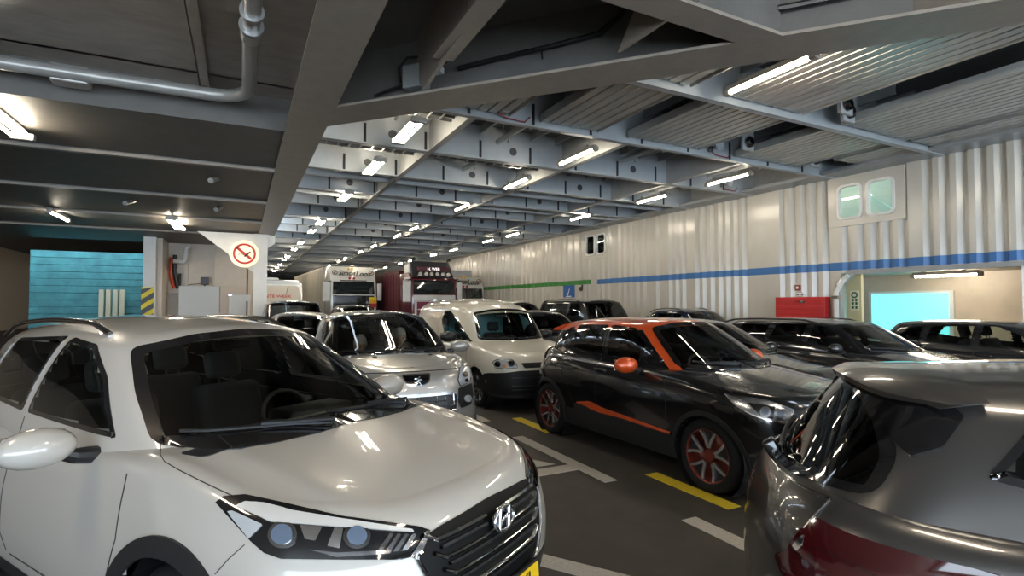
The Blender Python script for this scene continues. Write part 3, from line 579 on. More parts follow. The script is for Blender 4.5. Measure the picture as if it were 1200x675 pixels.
        for k in range(K+1): T[k, :, 2] = c.R(Ix[:, 1], tq[k])
        c.S.grid(T, 'roof')
        # mirror, weld
        V = np.array(c.S.v); k = len(V); Vm = V*np.array([-1, 1, 1]); F = list(c.S.f)+[tuple(i+k for i in f[::-1]) for f in c.S.f]; c.tags = list(c.S.t)*2
        c.V = np.vstack([V, Vm]); c.F = F
        c.bvh = BVHTree.FromPolygons([Vector(v) for v in c.V], F)
        c.cut = [False]*len(F); c.cen = np.array([c.V[list(f)].mean(0) for f in F]); A = c.V[[f[0] for f in F]]; Bq = c.V[[f[1] for f in F]]; Cq = c.V[[f[2] for f in F]]; D = c.V[[f[3] for f in F]]
        nr = np.cross(Cq-A, D-Bq); c.nrm = nr/(np.linalg.norm(nr, axis=1)[:, None]+1e-12)
    # ---- wheel arches: points near the circle are pulled onto it, faces inside are dropped
    def arch(c, y0, z0, r):
        V = c.V; rr = np.hypot(V[:, 1]-y0, V[:, 2]-z0); near = (np.abs(V[:, 0]) > .3*c.W)&(np.abs(rr-r) < .024)&(V[:, 2] < z0+r+.1)
        f = r/np.maximum(rr, 1e-6); V[near, 1] = y0+(V[near, 1]-y0)*f[near]; V[near, 2] = z0+(V[near, 2]-z0)*f[near]
        for i, fc in enumerate(c.F):
            p = V[list(fc)].mean(0)
            t = c.tags[i]
            if t in ('side', 'floor') and abs(p[0]) > .25*c.W and math.hypot(p[1]-y0, p[2]-z0) < r-.002: c.cut[i] = True
    def open(c, test):                   # drop faces whose centre passes test(p, n, tag)
        for i in range(len(c.F)):
            if not c.cut[i] and test(c.cen[i], c.nrm[i], c.tags[i]): c.cut[i] = True
    def body(c, name, mats, pick, parent):
        bm = bmesh.new(); vs = [bm.verts.new(v) for v in c.V]; 
        for i, f in enumerate(c.F):
            if c.cut[i]: continue
            q = [vs[k] for k in f]
            try: fc = bm.faces.new(q)
            except ValueError: continue
            fc.material_index = pick(c.cen[i], c.nrm[i], c.tags[i]); fc.smooth = True
        bmesh.ops.remove_doubles(bm, verts=bm.verts[:], dist=2e-4); bmesh.ops.dissolve_degenerate(bm, dist=1e-4, edges=bm.edges[:])
        bmesh.ops.delete(bm, geom=[v for v in bm.verts if not v.link_faces], context='VERTS')
        for e in bm.edges:
            if len(e.link_faces) == 2 and e.calc_face_angle(0) > math.radians(42): e.smooth = False
        me = bpy.data.meshes.new(name); bm.to_mesh(me); bm.free(); return link(name, me, parent, mats)
    # ---- surface patches
    def hit(c, o, d):
        loc, nor, i, _ = c.bvh.ray_cast(Vector(o), Vector(d))
        if loc is None: return None
        if nor.dot(Vector(d)) > 0: nor = -nor
        return loc, nor
    def caster(c, kind):
        if kind == 'right': return lambda p: ((-3, p[0], p[1]), (1, 0, 0))
        if kind == 'left': return lambda p: ((3, p[0], p[1]), (-1, 0, 0))
        if kind == 'front': return lambda p: ((p[0], -3, p[1]), (0, 1, 0))
        if kind == 'rear': return lambda p: ((p[0], c.L+3, p[1]), (0, -1, 0))
        if kind == 'top': return lambda p: ((p[0], p[1], 4), (0, 0, -1))
        if kind == 'pix':
            R = Matrix.Rotation(-c.sp['pose'][2], 3, 'Z'); o = R @ (Vector(CAM)-Vector((c.sp['pose'][0], c.sp['pose'][1], 0)))
            return lambda p: (o, R @ Vector(pray(p[0], p[1])))
        a = kind[1]; e = kind[2] if len(kind) > 2 else 0            # ('az', angle, elev): coordinates (across, z) seen from that azimuth
        ca, sa = math.cos(a), math.sin(a); return lambda p: ((p[0]*ca-6*sa, p[0]*sa-6*ca*-1*-1, p[1]), (sa, ca, 0))
    def patch(c, name, poly, kind, mats, parent, off=.004, step=.05, frit=0, thick=.008, mirror=False, rnd=0, frame=0, clip=None, label=None, rn=5):
        ray = c.caster(kind); poly = [tuple(map(float, p)) for p in poly]
        if rnd: poly = fillet(poly, rnd, rn)
        poly = dense(poly, step); 
        if area(poly) < 0: poly = poly[::-1]
        bm = bmesh.new()
        if frit:
            inner = inset(poly, frit)
            a = [bm.verts.new((*p, 0)) for p in poly]; b = [bm.verts.new((*p, 0)) for p in inner]; n = len(a)
            for k in range(n):
                f = bm.faces.new((a[k], a[(k+1) % n], b[(k+1) % n], b[k])); f.material_index = 1
            inn = bm.faces.new(b)
        else: inn = bm.faces.new([bm.verts.new((*p, 0)) for p in poly])
        q = np.array(poly); mn, mx = q.min(0), q.max(0)
        for ax in (0, 1):
            k = math.ceil(mn[ax]/step)*step
            while k < mx[ax]:
                no = (1, 0, 0) if ax == 0 else (0, 1, 0); fs = [f for f in bm.faces if f.material_index == 0]
                bmesh.ops.bisect_plane(bm, geom=fs+list({e for f in fs for e in f.edges})+list({v for f in fs for v in f.verts}), plane_co=(k, k, 0), plane_no=no); k += step
        bmesh.ops.triangulate(bm, faces=[f for f in bm.faces if len(f.verts) > 4])
        bad = []; nrm = {}
        for v in bm.verts:
            o, d = ray((v.co.x, v.co.y)); h = c.hit(o, d)
            if h is None: bad.append(v); continue
            v.co = h[0]+h[1]*off; nrm[v] = h[1]
        if bad: bmesh.ops.delete(bm, geom=bad, context='VERTS')
        bm.normal_update()
        if bm.faces:                       # outward
            fl = [f for f in bm.faces if all(v in nrm for v in f.verts)]; sgn = sum(f.normal.dot(nrm[f.verts[0]]) for f in fl)
            if sgn < 0: bmesh.ops.reverse_faces(bm, faces=bm.faces[:])
        if thick:
            ed = [e for e in bm.edges if len(e.link_faces) == 1]; 
            mi = 1 if frit else 0
            r = bmesh.ops.extrude_edge_only(bm, edges=ed); vs = [g for g in r['geom'] if isinstance(g, bmesh.types.BMVert)]
            own = {}
            for v in vs:
                for e in v.link_edges:
                    w_ = e.other_vert(v)
                    if w_ in nrm: v.co = w_.co-nrm[w_]*thick
            for g in r['geom']:
                if isinstance(g, bmesh.types.BMFace): g.material_index = mi; 
            for e in ed: e.smooth = False
        for f in bm.faces: f.smooth = True
        me = bpy.data.meshes.new(name); bm.to_mesh(me); bm.free(); out = [link(name, me, parent, mats)]
        if label: out[0]['label'] = label
        if mirror:
            m2 = me.copy(); m2.transform(Matrix.Scale(-1, 4, (1, 0, 0))); m2.flip_normals(); out.append(link(name, m2, parent)); 
        return out
    def strip(c, name, line, kind, wd, m, parent, off=.0015, mirror=False, thick=0, closed=False, step=.04, b=None):
        ray = c.caster(kind); P = dense(line, step, closed); own = b is None; b = b or B(); q = np.array(P); n = len(q)
        tg = np.gradient(q, axis=0) if not closed else np.roll(q, -1, 0)-np.roll(q, 1, 0); tg /= np.linalg.norm(tg, axis=1)[:, None]+1e-12; nr = np.stack([-tg[:, 1], tg[:, 0]], 1)
        wv = wd if hasattr(wd, '__len__') else [wd]*n; wv = np.interp(np.linspace(0, 1, n), np.linspace(0, 1, len(wv)), wv)
        rows = []
        for k in range(n):
            r = []
            for sgn in (-.5, 0, .5):
                o, d = ray(q[k]+nr[k]*sgn*wv[k]); h = c.hit(o, d)
                r.append(None if h is None else (h[0]+h[1]*(off+(thick if sgn == 0 else thick*.5)), h[0]-h[1]*.004))
            rows.append(r)
        for k in range(n if closed else n-1):
            a, d = rows[k], rows[(k+1) % n]
            if any(x is None for x in a+d): continue
            b.add([a[0][1], a[0][0], a[1][0], a[2][0], a[2][1], d[0][1], d[0][0], d[1][0], d[2][0], d[2][1]], [(i, i+1, i+6, i+5) for i in range(4)])
        if mirror and own:
            b2 = B(); b2.add([(-x, y, z) for x, y, z in b.v], [g[::-1] for g in b.f]); b2.build(name, m, parent, smooth=60)
        return b.build(name, m, parent, smooth=60) if own else b
def area(P): q = np.array(P); return .5*np.sum(q[:, 0]*np.roll(q[:, 1], -1)-np.roll(q[:, 0], -1)*q[:, 1])
def dense(P, step, closed=True):
    out = []; n = len(P)
    for k in range(n if closed else n-1):
        a, b = np.array(P[k]), np.array(P[(k+1) % n]); m = max(1, int(np.ceil(np.linalg.norm(b-a)/step)))
        out += [tuple(a+(b-a)*j/m) for j in range(m)]
    if not closed: out.append(tuple(P[-1]))
    return out
def fillet(P, r, n=5):
    out = []; m = len(P)
    for k in range(m):
        a, b, c = np.array(P[k-1]), np.array(P[k]), np.array(P[(k+1) % m]); u, v = a-b, c-b; lu, lv = np.linalg.norm(u), np.linalg.norm(v); q = min(r, lu*.45, lv*.45)
        p, s = b+u/lu*q, b+v/lv*q
        out += [tuple(p*(1-t)**2+b*2*t*(1-t)+s*t*t) for t in np.linspace(0, 1, n)]
    return out
def inset(P, d):
    q = np.array(P); t = np.roll(q, -1, 0)-np.roll(q, 1, 0); t /= np.linalg.norm(t, axis=1)[:, None]+1e-12
    return [tuple(p) for p in q+np.stack([-t[:, 1], t[:, 0]], 1)*d]
def inside(P, p):
    x, y = p; r = False; j = len(P)-1
    for i in range(len(P)):
        if (P[i][1] > y) != (P[j][1] > y) and x < (P[j][0]-P[i][0])*(y-P[i][1])/(P[j][1]-P[i][1])+P[i][0]: r = not r
        j = i
    return r
# ------------------------------------------------------------------ wheels
def wheel(parent, x, y, r, wd, style, sgn):
    w = bpy.data.objects.new('wheel', None); COL.objects.link(w); w.parent = parent; w.location = (x, y, r); w.rotation_euler = (0, 0, 0 if sgn > 0 else math.pi)
    h = wd/2; rr = r*style.get('rim', .70)
    B().lathe([(-h*.8, rr*.9), (-h, rr+.01), (-h, rr+.03), (-h*.95, r*.93), (-h*.7, r*.99), (-h*.3, r), (h*.3, r), (h*.7, r*.99), (h*.95, r*.93), (h, rr+.035), (h*.99, rr+.012), (h*.85, rr*.98), (h*.7, rr*.96)], 48, 'x').build('tyre', M['rubber'], w, smooth=50)
    b = B(); b.lathe([(h*.86, rr*1.0), (h*.92, rr*.99), (h*.88, rr*.955), (h*.5, rr*.93), (-h*.6, rr*.9), (-h*.6, .06), (-h*.55, 0)], 48, 'x', m=1)
    n = style['n']; k2 = style.get('k', 1)
    for k in range(n if style.get('void') is not None else 0):
        a = 2*math.pi*k/n+.3; b.add([(h*.62, math.cos(a)*rr*.36, math.sin(a)*rr*.36)]+[(h*.66, math.cos(a+d)*rr*.93, math.sin(a+d)*rr*.93) for d in (-.24, -.08, .08, .24)], [(0, 1, 2, 3, 4)], 2)
    for k in range(n):
        for sg in ((-1, 1) if style.get('split') else (0,)):
            a = 2*math.pi*k/n+.3; w0, w1 = style.get('w0', .16), style.get('w1', .10)
            def pt(rad, off, xx): 
                aa = a+off; return (xx, math.cos(aa)*rad, math.sin(aa)*rad)
            r0, r1 = rr*style.get('r0', .16), rr*.965
            o0 = sg*style.get('o0', .16); o1 = sg*style.get('split', 0)
            prof = []
            for t in (0, .35, .7, 1):
                rad = r0+(r1-r0)*t; hw = (w0+(w1-w0)*t)*rr*.5/rad; of = o0+(o1-o0)*t; xx = h*(.74+.12*t-.05*math.sin(math.pi*t))
                prof.append((rad, of, hw, xx))
            vs = []
            for rad, of, hw, xx in prof: vs += [pt(rad, of-hw, xx-.02), pt(rad, of-hw*.8, xx), pt(rad, of+hw*.8, xx), pt(rad, of+hw, xx-.02)]
            fs = []
            for i in range(3): fs += [(4*i+j, 4*i+j+1, 4*i+j+5, 4*i+j+4) for j in range(3)]
            b.add(vs, fs, 0)
    b.lathe([(h*.55, rr*.24), (h*.74, rr*.22), (h*.78, rr*.14), (h*.78, 0)], 24, 'x', m=style.get('hubm', 0))
    for k in range(5): b.lathe([(h*.77, 0), (h*.77, rr*.03), (h*.7, rr*.03)], 8, 'x', (0, rr*.2*math.cos(1.257*k+.6), rr*.2*math.sin(1.257*k+.6)), m=1)
    b.build('rim', style['mats'], w, smooth=35, fix=False); return w
RIM = dict(n=5, w0=.5, w1=.26, mats=[M['alu'], M['black']]); RIM10 = dict(n=10, w0=.2, w1=.13, mats=[M['alu'], M['black']]); STEEL = dict(n=8, w0=.3, w1=.3, mats=[M['dchrome'], M['black']])
# ------------------------------------------------------------------ interior
def interior(c, parent, cab, seat=None, rhd=False, z0=.30, people=False):
    s0, s1, hw = cab; seat = seat or M['fabric']                       # dash position, rear of the cabin, half width
    zc = float(c.hc(s0))
    b = B(); b.box((-hw, s0-.25, .55), (hw, s0+.42, zc-.10), bev=.06); b.box((.12, s0+.25, zc-.16), (.62, s0+.5, zc-.055), bev=.035); b.box((-.13, s0+.35, .3), (.13, s0+1.3, .62), bev=.03); b.build('dashboard', M['dash'], parent, smooth=40)
    B().box((-hw+.02, s0-.2, z0-.06), (hw-.02, s1, z0)).build('cabin_floor', M['dash'], parent)
    def one(x, y, w_, name, split=True):
        b = B(); b.box((x-w_/2, y, z0+.08), (x+w_/2, y+.50, z0+.34), bev=.07); r = Matrix.Translation((x, y+.46, z0+.28)) @ Matrix.Rotation(-.30, 4, 'X')
        q = B(); q.box((-w_/2, -.07, 0), (w_/2, .07, .58), bev=.065); 
        for hx in ((0,) if w_ < .7 else (-.42, 0, .42)): q.box((hx-.13, -.05, .62), (hx+.13, .05, .82), bev=.045); q.tube([(hx-.05, 0, .55), (hx-.05, 0, .65)], .008, 6); q.tube([(hx+.05, 0, .55), (hx+.05, 0, .65)], .008, 6)
        q.xf(r); b.add(q.v, q.f); b.build(name, seat, parent, smooth=45)
    for x in (-.37, .37): one(x, s0+.75, .50, 'seat')
    if s1-s0 > 2.0: one(0, s0+1.62, 1.26, 'rear_seat')
    st = B(); n = 28
    rm = Matrix.Translation((.37, s0+.62, zc-.16)) @ Matrix.Rotation(math.radians(62), 4, 'X')
    st.tube([(.185*math.cos(2*math.pi*k/n), .185*math.sin(2*math.pi*k/n), 0) for k in range(n+1)], .016, 8, cap=False); st.box((-.06, -.05, -.03), (.06, .05, .02), bev=.015)
    for a in (0, math.pi, -math.pi/2): st.tube([(.05*math.cos(a), .05*math.sin(a), -.01), (.18*math.cos(a), .18*math.sin(a), 0)], .014, 6)
    st.xf(rm).build('steering_wheel', M['dash'], parent, smooth=50)
def door_mirror(c, parent, y, z, m, sgn, x0, size=1.0, foot=None):
    e = B(); bm = bmesh.new(); bmesh.ops.create_uvsphere(bm, u_segments=20, v_segments=12, radius=1)
    for v in bm.verts:
        if v.co.y > .25: v.co.y = .25+(v.co.y-.25)*.12
    e.bm(bm, 0, Matrix.Translation((sgn*(x0+.17*size), y, z)) @ Matrix.Diagonal((.125*size, .085*size, .075*size, 1)))
    o = e.build('door_mirror', m, parent, smooth=60)
    B().box((sgn*(x0+.07*size), y+.035*size, z-.05*size), (sgn*(x0+.27*size), y+.045*size, z+.05*size)).build('mirror_glass', M['mirror'], o)
    f = B(); f.tube([(sgn*(x0-.03), y+.01, z-.07*size), (sgn*(x0+.06), y, z-.055*size), (sgn*(x0+.12), y, z-.03*size)], [.035*size, .03*size, .025*size], 10); f.build('mirror_foot', M['black'], o); return o
def wiper(c, parent, a, b_, kind='front'):
    ray = c.caster(kind); pts = []
    for k in range(9):
        p = np.array(a)+(np.array(b_)-np.array(a))*k/8; o, d = ray(p); h = c.hit(o, d)
        if h: pts.append(h[0]+h[1]*.022)
    if len(pts) < 3: return
    w = B().tube(pts, .009, 6).tube([pts[0]-Vector((0, .03, .02)), pts[0]+Vector((0, -.01, .02)), (pts[4]+Vector((0, -.004, .014)))], .011, 6).build('wiper', M['black'], parent); return w
# ------------------------------------------------------------------ assembling a whole car
def make_car(sp, name, label, group=None, detail=2):
    c = Car(sp); x, y, a = sp['pose']; root = empty(name, (x, y, 0), a); tag(root, label, sp.get('cat', 'car'), group)
    L, W, wb, fo, r = c.L, c.W, sp['wb'], sp['fo'], sp['wr']; ar = sp.get('ar', r+.055)
    P = sp['paint']; roofm = sp.get('roofp', P); pil = sp.get('pillar', M['gblack'])
    wsh = sp['ws']; side = sp['side']; rearw = sp.get('rw')
    # openings under the panes
    ws_i = inset(dense(fillet(wsh, .05), .05) if area(wsh) > 0 else dense(fillet(wsh, .05), .05)[::-1], .03)
    sides = [inset(d if area(d) > 0 else d[::-1], .022) for d in (dense(fillet(q, .03), .05) for q in side)]
    rw_i = inset(dense(rearw, .05) if area(rearw) > 0 else dense(rearw, .05)[::-1], .03) if rearw else None
    gsb = sp['gb']; zmin = sp.get('zglass', .85)
    def op(p, n, t):
        tg = t[0] if isinstance(t, tuple) else t
        if tg == 'floor': return False
        if tg in ('front', 'pillar', 'roof', 'rear') or tg == 'roof':
            if tg in ('front', 'pillar') and n[1] < 0 and inside(ws_i, (p[0], p[2])) and p[1] < gsb[1][0][0]+1.0: return True
            if abs(n[0]) > .45:
                for q in sides:
                    if inside(q, (p[1], p[2])): return True
            if rw_i and n[1] > .05 and p[1] > L*.6 and inside(rw_i, (p[0], p[2])): return True
        if tg == 'top':                   # cabin opening
            f = sp['cab']; return f[0]-.1 < p[1] < f[1] and abs(p[0]) < f[2]+.03
        return False
    c.open(op)
    for yy in (fo, fo+wb): c.arch(yy, r, ar)
    mats = [P, roofm, pil, M['trim']]; lowz = sp.get('lowz', 0)
    def pick(p, n, t):
        tg = t[0] if isinstance(t, tuple) else t
        if tg == 'roof': return 1
        if tg == 'pillar':
            j, i = t[1], t[2]
            return 1 if j < sp.get('apilj', 0) else (2 if sp.get('blackpillars') else 0)
        if tg in ('front',): return 1 if p[1] > sp.get('cowl', 0) and p[2] > sp.get('frontz', 0) else 2
        if tg == 'rear': return sp.get('rearm', 0)
        if tg == 'side' and p[2] < (lowz(p) if callable(lowz) else lowz): return 3
        if tg == 'floor': return 3
        return 0
    body = c.body('body', mats, pick, root)
    # panes
    c.patch('windscreen', wsh, 'front', [M['wglass'], M['gblack']], root, .005, .05, frit=.035, rnd=.05)
    for k, q in enumerate(side):
        c.patch('side_window', q, 'right', [sp['sg'][k] if 'sg' in sp else M['sglass'], M['gblack']], root, .004, .05, frit=.022, rnd=.03, mirror=True)
    if rearw: c.patch('rear_window', rearw, 'rear', [M['pglass'], M['gblack']], root, .004, .05, frit=.03, rnd=.06)
    # wheels, wells, arch trims
    st = sp.get('rimstyle', RIM); tr = sp.get('tread', .215)
    for yy in (fo, fo+wb):
        for sg in (-1, 1):
            wheel(root, sg*(W-.02-tr/2-.02), yy, r, tr, st, sg)
            B().lathe([(sg*(W-.06), ar+.012), (sg*(W-.36), ar+.012), (sg*(W-.36), .05)], 32, 'x', (0, yy, r)).build('wheel_well', M['black'], root)
    if sp.get('archw'):
        aw = sp['archw']; am = sp.get('archm', M['trim'])
        for yy in (fo, fo+wb):
            for kind in ('right', 'left'):
                ln = [(yy+(ar+aw/2-.008)*math.cos(t), r+(ar+aw/2-.008)*math.sin(t)) for t in np.linspace(math.radians(-16), math.radians(196), 40)]
                ln = [p for p in ln if p[1] > sp.get('zb', .2)+.02]
                c.strip('wheel_arch_trim', ln, kind, aw, am, root, off=.010, thick=.006)
    else:
        for yy in (fo, fo+wb):
            for kind in ('right', 'left'):
                ln = [(yy+(ar+.004)*math.cos(t), r+(ar+.004)*math.sin(t)) for t in np.linspace(math.radians(-10), math.radians(190), 40)]
                c.strip('wheel_arch_lip', [p for p in ln if p[1] > .23], kind, .022, P, root, off=.003, thick=.002)
    interior(c, root, sp['cab'], sp.get('seat'))
    if sp.get('mir'):
        my, mz, mx, ms = sp['mir']
        for sg in (-1, 1): door_mirror(c, root, my, mz, sp.get('mirm', P), sg, mx, ms)
    for ln in sp.get('seams', ()): c.strip('door_seam', ln, 'right', .007, M['seam'], root, mirror=True)
    for (hy, hz) in sp.get('handles', ()):
        for kind, sg in (('right', -1), ('left', 1)):
            h = c.hit(*c.caster(kind)((hy, hz)))
            if h: B().box((h[0].x-.02, hy-.10, hz-.018), (h[0].x+.02, hy+.10, hz+.018), bev=.012).build('door_handle', sp.get('handm', P), root, smooth=50)
    for (a_, b_) in sp.get('wipers', ()): wiper(c, root, a_, b_)
    if sp.get('rails'):
        y0, y1, xo = sp['rails']
        for sg in (-1, 1):
            pts = [Vector((sg*(xo+.01*math.sin(math.pi*t)), y0+(y1-y0)*t, float(c.R(y0+(y1-y0)*t, xo))+.045*min(1, 8*t, 8*(1-t))+.0)) for t in np.linspace(0, 1, 18)]
            B().tube(pts, .017, 8).build('roof_rail', sp.get('railm', M['black']), root, smooth=60)
    return c, root
# ================================================================== THE CARS
R_ = math.radians
def bumpf(x, a, b): t = np.clip((x-a)/(b-a), 0, 1); return t*t*(3-2*t)
WHITE = paint('white', (.43, .40, .36)); BLACKP = paint('black', (.004, .004, .005), rough=.2); ORANGE = paint('orange', (.60, .075, .012), metal=.2)
SILVER = paint('silver', (.44, .42, .39), metal=.45, rough=.3); VANW = paint('van_white', (.60, .555, .46)); GREYB = paint('graphite', (.085, .08, .076), metal=.7, rough=.28)
DARK = paint('dark_grey', (.02, .02, .022), metal=.4, rough=.25); NAVY = paint('navy', (.012, .025, .06), metal=.4, rough=.25); GREY = paint('mid_grey', (.20, .20, .20), metal=.5)
# ---------------------------------------------------------------- white crossover in the foreground
def tuc_crease(s, tt):
    t = np.abs(tt); k = bumpf(s, .12, .5)*(1-bumpf(s, 1.2, 1.6))
    return k*(.010*np.exp(-((t-.55-.10*s)/.07)**2)+.012*np.exp(-((t-.86)/.07)**2)) - .006*k*np.exp(-((t-.38)/.12)**2)
TUC = dict(L=4.475, W=.925, pose=(1.021, 2.096, R_(31.68)), wb=2.67, fo=.935, wr=.355, ar=.415, tread=.225, zb=.24, rad=.075,
 fx=[(.2, .14), (.35, .04), (.5, .0), (.62, .0), (.72, .02), (.82, .045), (.90, .10), (1.0, .2)], rx=[(.25, .08), (.5, 0), (.75, .02), (.95, .07), (1.1, .12)],
 sw=[(.22, .93), (.38, .985), (.55, 1.0), (.7, .995), (.85, .97), (.98, .935), (1.12, .90)],
 fp=[(0, 0), (.25, .010), (.45, .038), (.62, .092), (.74, .165), (.84, .275), (.92, .43), (.97, .64), (1, .95)],
 hc=[(.03, .875), (.15, .925), (.35, .985), (.65, 1.045), (1.0, 1.105), (1.25, 1.125), (2.0, 1.08), (3.0, 1.09), (4.0, 1.13), (4.475, 1.1)], hd=[(0, .03), (.3, .05), (.8, .085), (1.3, .08), (2, .06), (4.4, .06)], crease=tuc_crease,
 gb=([(1.0, 0), (1.02, .25), (1.09, .52), (1.19, .70), (1.29, .785)], [(1.29, .785), (1.7, .84), (2.4, .86), (3.3, .84), (4.0, .74)], [(4.0, .74), (4.24, .6), (4.34, .3), (4.36, 0)]),
 gt=([(1.93, 0), (1.95, .27), (2.0, .48), (2.07, .60)], [(2.07, .60), (2.5, .635), (3.0, .635), (3.5, .60), (3.9, .53)], [(3.9, .52), (4.0, .4), (4.05, .2), (4.07, 0)]),
 rz=[(1.85, 1.57), (2.1, 1.605), (2.5, 1.64), (3.0, 1.65), (3.6, 1.62), (4.1, 1.545)], crown=.085, rin=[.09, .09, .12, .12, .1, .1],
 ws=[(-.755, 1.09), (-.4, 1.085), (0, 1.10), (.4, 1.085), (.755, 1.09), (.69, 1.29), (.59, 1.49), (.3, 1.55), (0, 1.57), (-.3, 1.55), (-.59, 1.49), (-.69, 1.29)],
 side=[[(1.62, 1.10), (2.0, 1.11), (2.60, 1.125), (2.58, 1.53), (2.25, 1.50), (1.95, 1.35)], [(2.68, 1.125), (3.45, 1.16), (3.40, 1.50), (2.66, 1.535)], [(3.52, 1.18), (3.95, 1.28), (3.72, 1.46), (3.47, 1.49)]],
 rw=[(-.55, 1.18), (.55, 1.18), (.45, 1.48), (-.45, 1.48)], cab=(1.35, 4.1, .68), paint=WHITE, mir=(1.72, 1.10, .86, 1.15), archw=.075, rails=(2.3, 3.95, .56), railm=M['dchrome'],
 lowz=lambda p: .34+.0*p[1], cowl=1.02, apil=0, wipers=[((.55, 1.095), (-.02, 1.13)), ((-.10, 1.10), (-.66, 1.13))], handles=[(2.45, .98), (3.35, 1.0)],
 seams=[[(1.36, 1.0), (1.32, .75), (1.42, .45)], [(2.62, 1.1), (2.62, .5), (2.55, .42)], [(1.44, .42), (2.5, .41)]], rimstyle=RIM)
c, tuc = make_car(TUC, 'crossover_car', 'white crossover car filling the left foreground, angled toward the camera')
PX = 'pix'
# headlamp: black housing, pale running light bar, projector lenses, chrome steps, clear cover
def near(c, root, name, poly, m, off, mirror=True, rnd=1.2, thick=.012, step=6, **k): return c.patch(name, poly, PX, m, root, off, step, rnd=rnd, thick=thick, mirror=mirror, **k)
hl = near(c, tuc, 'headlight', [(253, 589), (262, 582), (287, 580), (330, 589), (400, 605), (490, 617), (503, 621), (490, 650), (470, 656), (400, 656), (330, 655), (310, 648), (295, 635)], [M['gblack']], .004)
for h_, mm in zip(hl, (1, -1)): pass
near(c, hl[0], 'light_strip', [(277, 594), (288, 589), (310, 591), (345, 600), (400, 609), (482, 621), (484, 624), (440, 621), (395, 618), (345, 614), (318, 612)], [mat('light_bar', (.5, .48, .45), .3)], .010, False)
near(c, hl[0], 'turn_lamp', [(268, 600), (274, 599), (308, 615), (293, 631)], [M['lamp']], .010, False)
for (u, v, r) in ((332, 627, 17), (418, 629, 16)):
    circ = [(u+r*math.cos(t), v+r*.92*math.sin(t)) for t in np.linspace(0, 6.283, 24, endpoint=False)]
    near(c, hl[0], 'projector', circ, [M['dchrome']], .009, False, 0); near(c, hl[0], 'projector_lens', [(u+(p[0]-u)*.72, v+(p[1]-v)*.72) for p in circ], [mat('lens_blue', (.10, .13, .18), .05, coat=1)], .016, False, 0)
near(c, hl[0], 'reflector', [(352, 616), (378, 618), (370, 634), (358, 632)], [M['chrome']], .009, False); near(c, hl[0], 'reflector', [(384, 640), (392, 619), (402, 620), (398, 643)], [M['chrome']], .009, False)
near(c, hl[0], 'reflector', [(362, 644), (395, 648), (458, 645), (456, 649), (395, 653)], [M['dchrome']], .010, False)
for k in range(4): near(c, hl[0], 'chrome_step', [(440+10*k, 648-1*k), (456+9*k, 626), (460+9*k, 627), (446+10*k, 648-1*k)], [M['dchrome'] if k < 3 else M['chrome']], .010, False)
near(c, tuc, 'chrome_wedge', [(480, 652), (500, 622), (503, 622), (496, 640), (489, 656)], [M['dchrome']], .011)
# grille drawn on the real nose: local front coordinates
GR = [(-.40, .848), (-.30, .862), (0, .874), (.30, .862), (.40, .848), (.455, .80), (.40, .66), (.33, .545), (.24, .515), (-.24, .515), (-.33, .545), (-.40, .66), (-.455, .80)]
g_ = c.patch('grille', GR, 'front', [mat('grille_black', (.004, .004, .004), .5, spec=.2)], tuc, .004, .05, rnd=.03, thick=.01)[0]
for k, z in enumerate((.822, .757, .692, .627)):
    hw = (.43, .405, .375, .34)[k]
    for sg in (-1, 1):
        if k == 0: c.strip('grille_bar', [(sg*.075, z), (sg*(hw-.07), z+.0), (sg*(hw-.02), z+.028)], 'front', .015, M['chrome'], g_, off=.012, thick=.012)
        else: c.strip('grille_bar', [(0, z), (sg*(hw-.07), z+.0), (sg*(hw-.02), z+.028)], 'front', .015, M['chrome'], g_, off=.012, thick=.012)
        c.strip('grille_bar', [(0 if k else sg*.08, z-.026), (sg*(hw-.08), z-.026)], 'front', .012, M['black'], g_, off=.016, thick=.006)
c.strip('grille_rim', [(p[0]*1.015, .69+(p[1]-.69)*1.03) for p in fillet(GR[5:], .03)], 'front', .012, M['dchrome'], tuc, off=.007, thick=.008)
em = bpy.data.objects.new('emblem', None); COL.objects.link(em); em.parent = tuc
h = c.hit(*c.caster('front')((0, .805))); em.location = h[0]+Vector((0, -.048, 0)); em.rotation_euler = (R_(-8), 0, 0)
b = B(); n = 36; b.tube([(.073*math.cos(t), 0, .047*math.sin(t)) for t in np.linspace(0, 2*math.pi, n+1)], .0085, 8, cap=False).build('emblem_ring', M['chrome'], em, smooth=60)
B().tube([(.046, 0, .038), (.036, 0, .0), (.024, 0, -.040)], [.010, .009, .010], 8).tube([(-.024, 0, .040), (-.036, 0, .0), (-.046, 0, -.038)], [.010, .009, .010], 8).tube([(.040, 0, .008), (.0, 0, .004), (-.038, 0, -.012)], [.009, .007, .009], 8).build('emblem_letter', M['chrome'], em, smooth=60)
B().lathe([(.012, 0), (.012, .062), (.02, .062)], 32, 'y').xf(Matrix.Diagonal((1.1, 1, .72, 1))).build('emblem_back', M['gblack'], em)
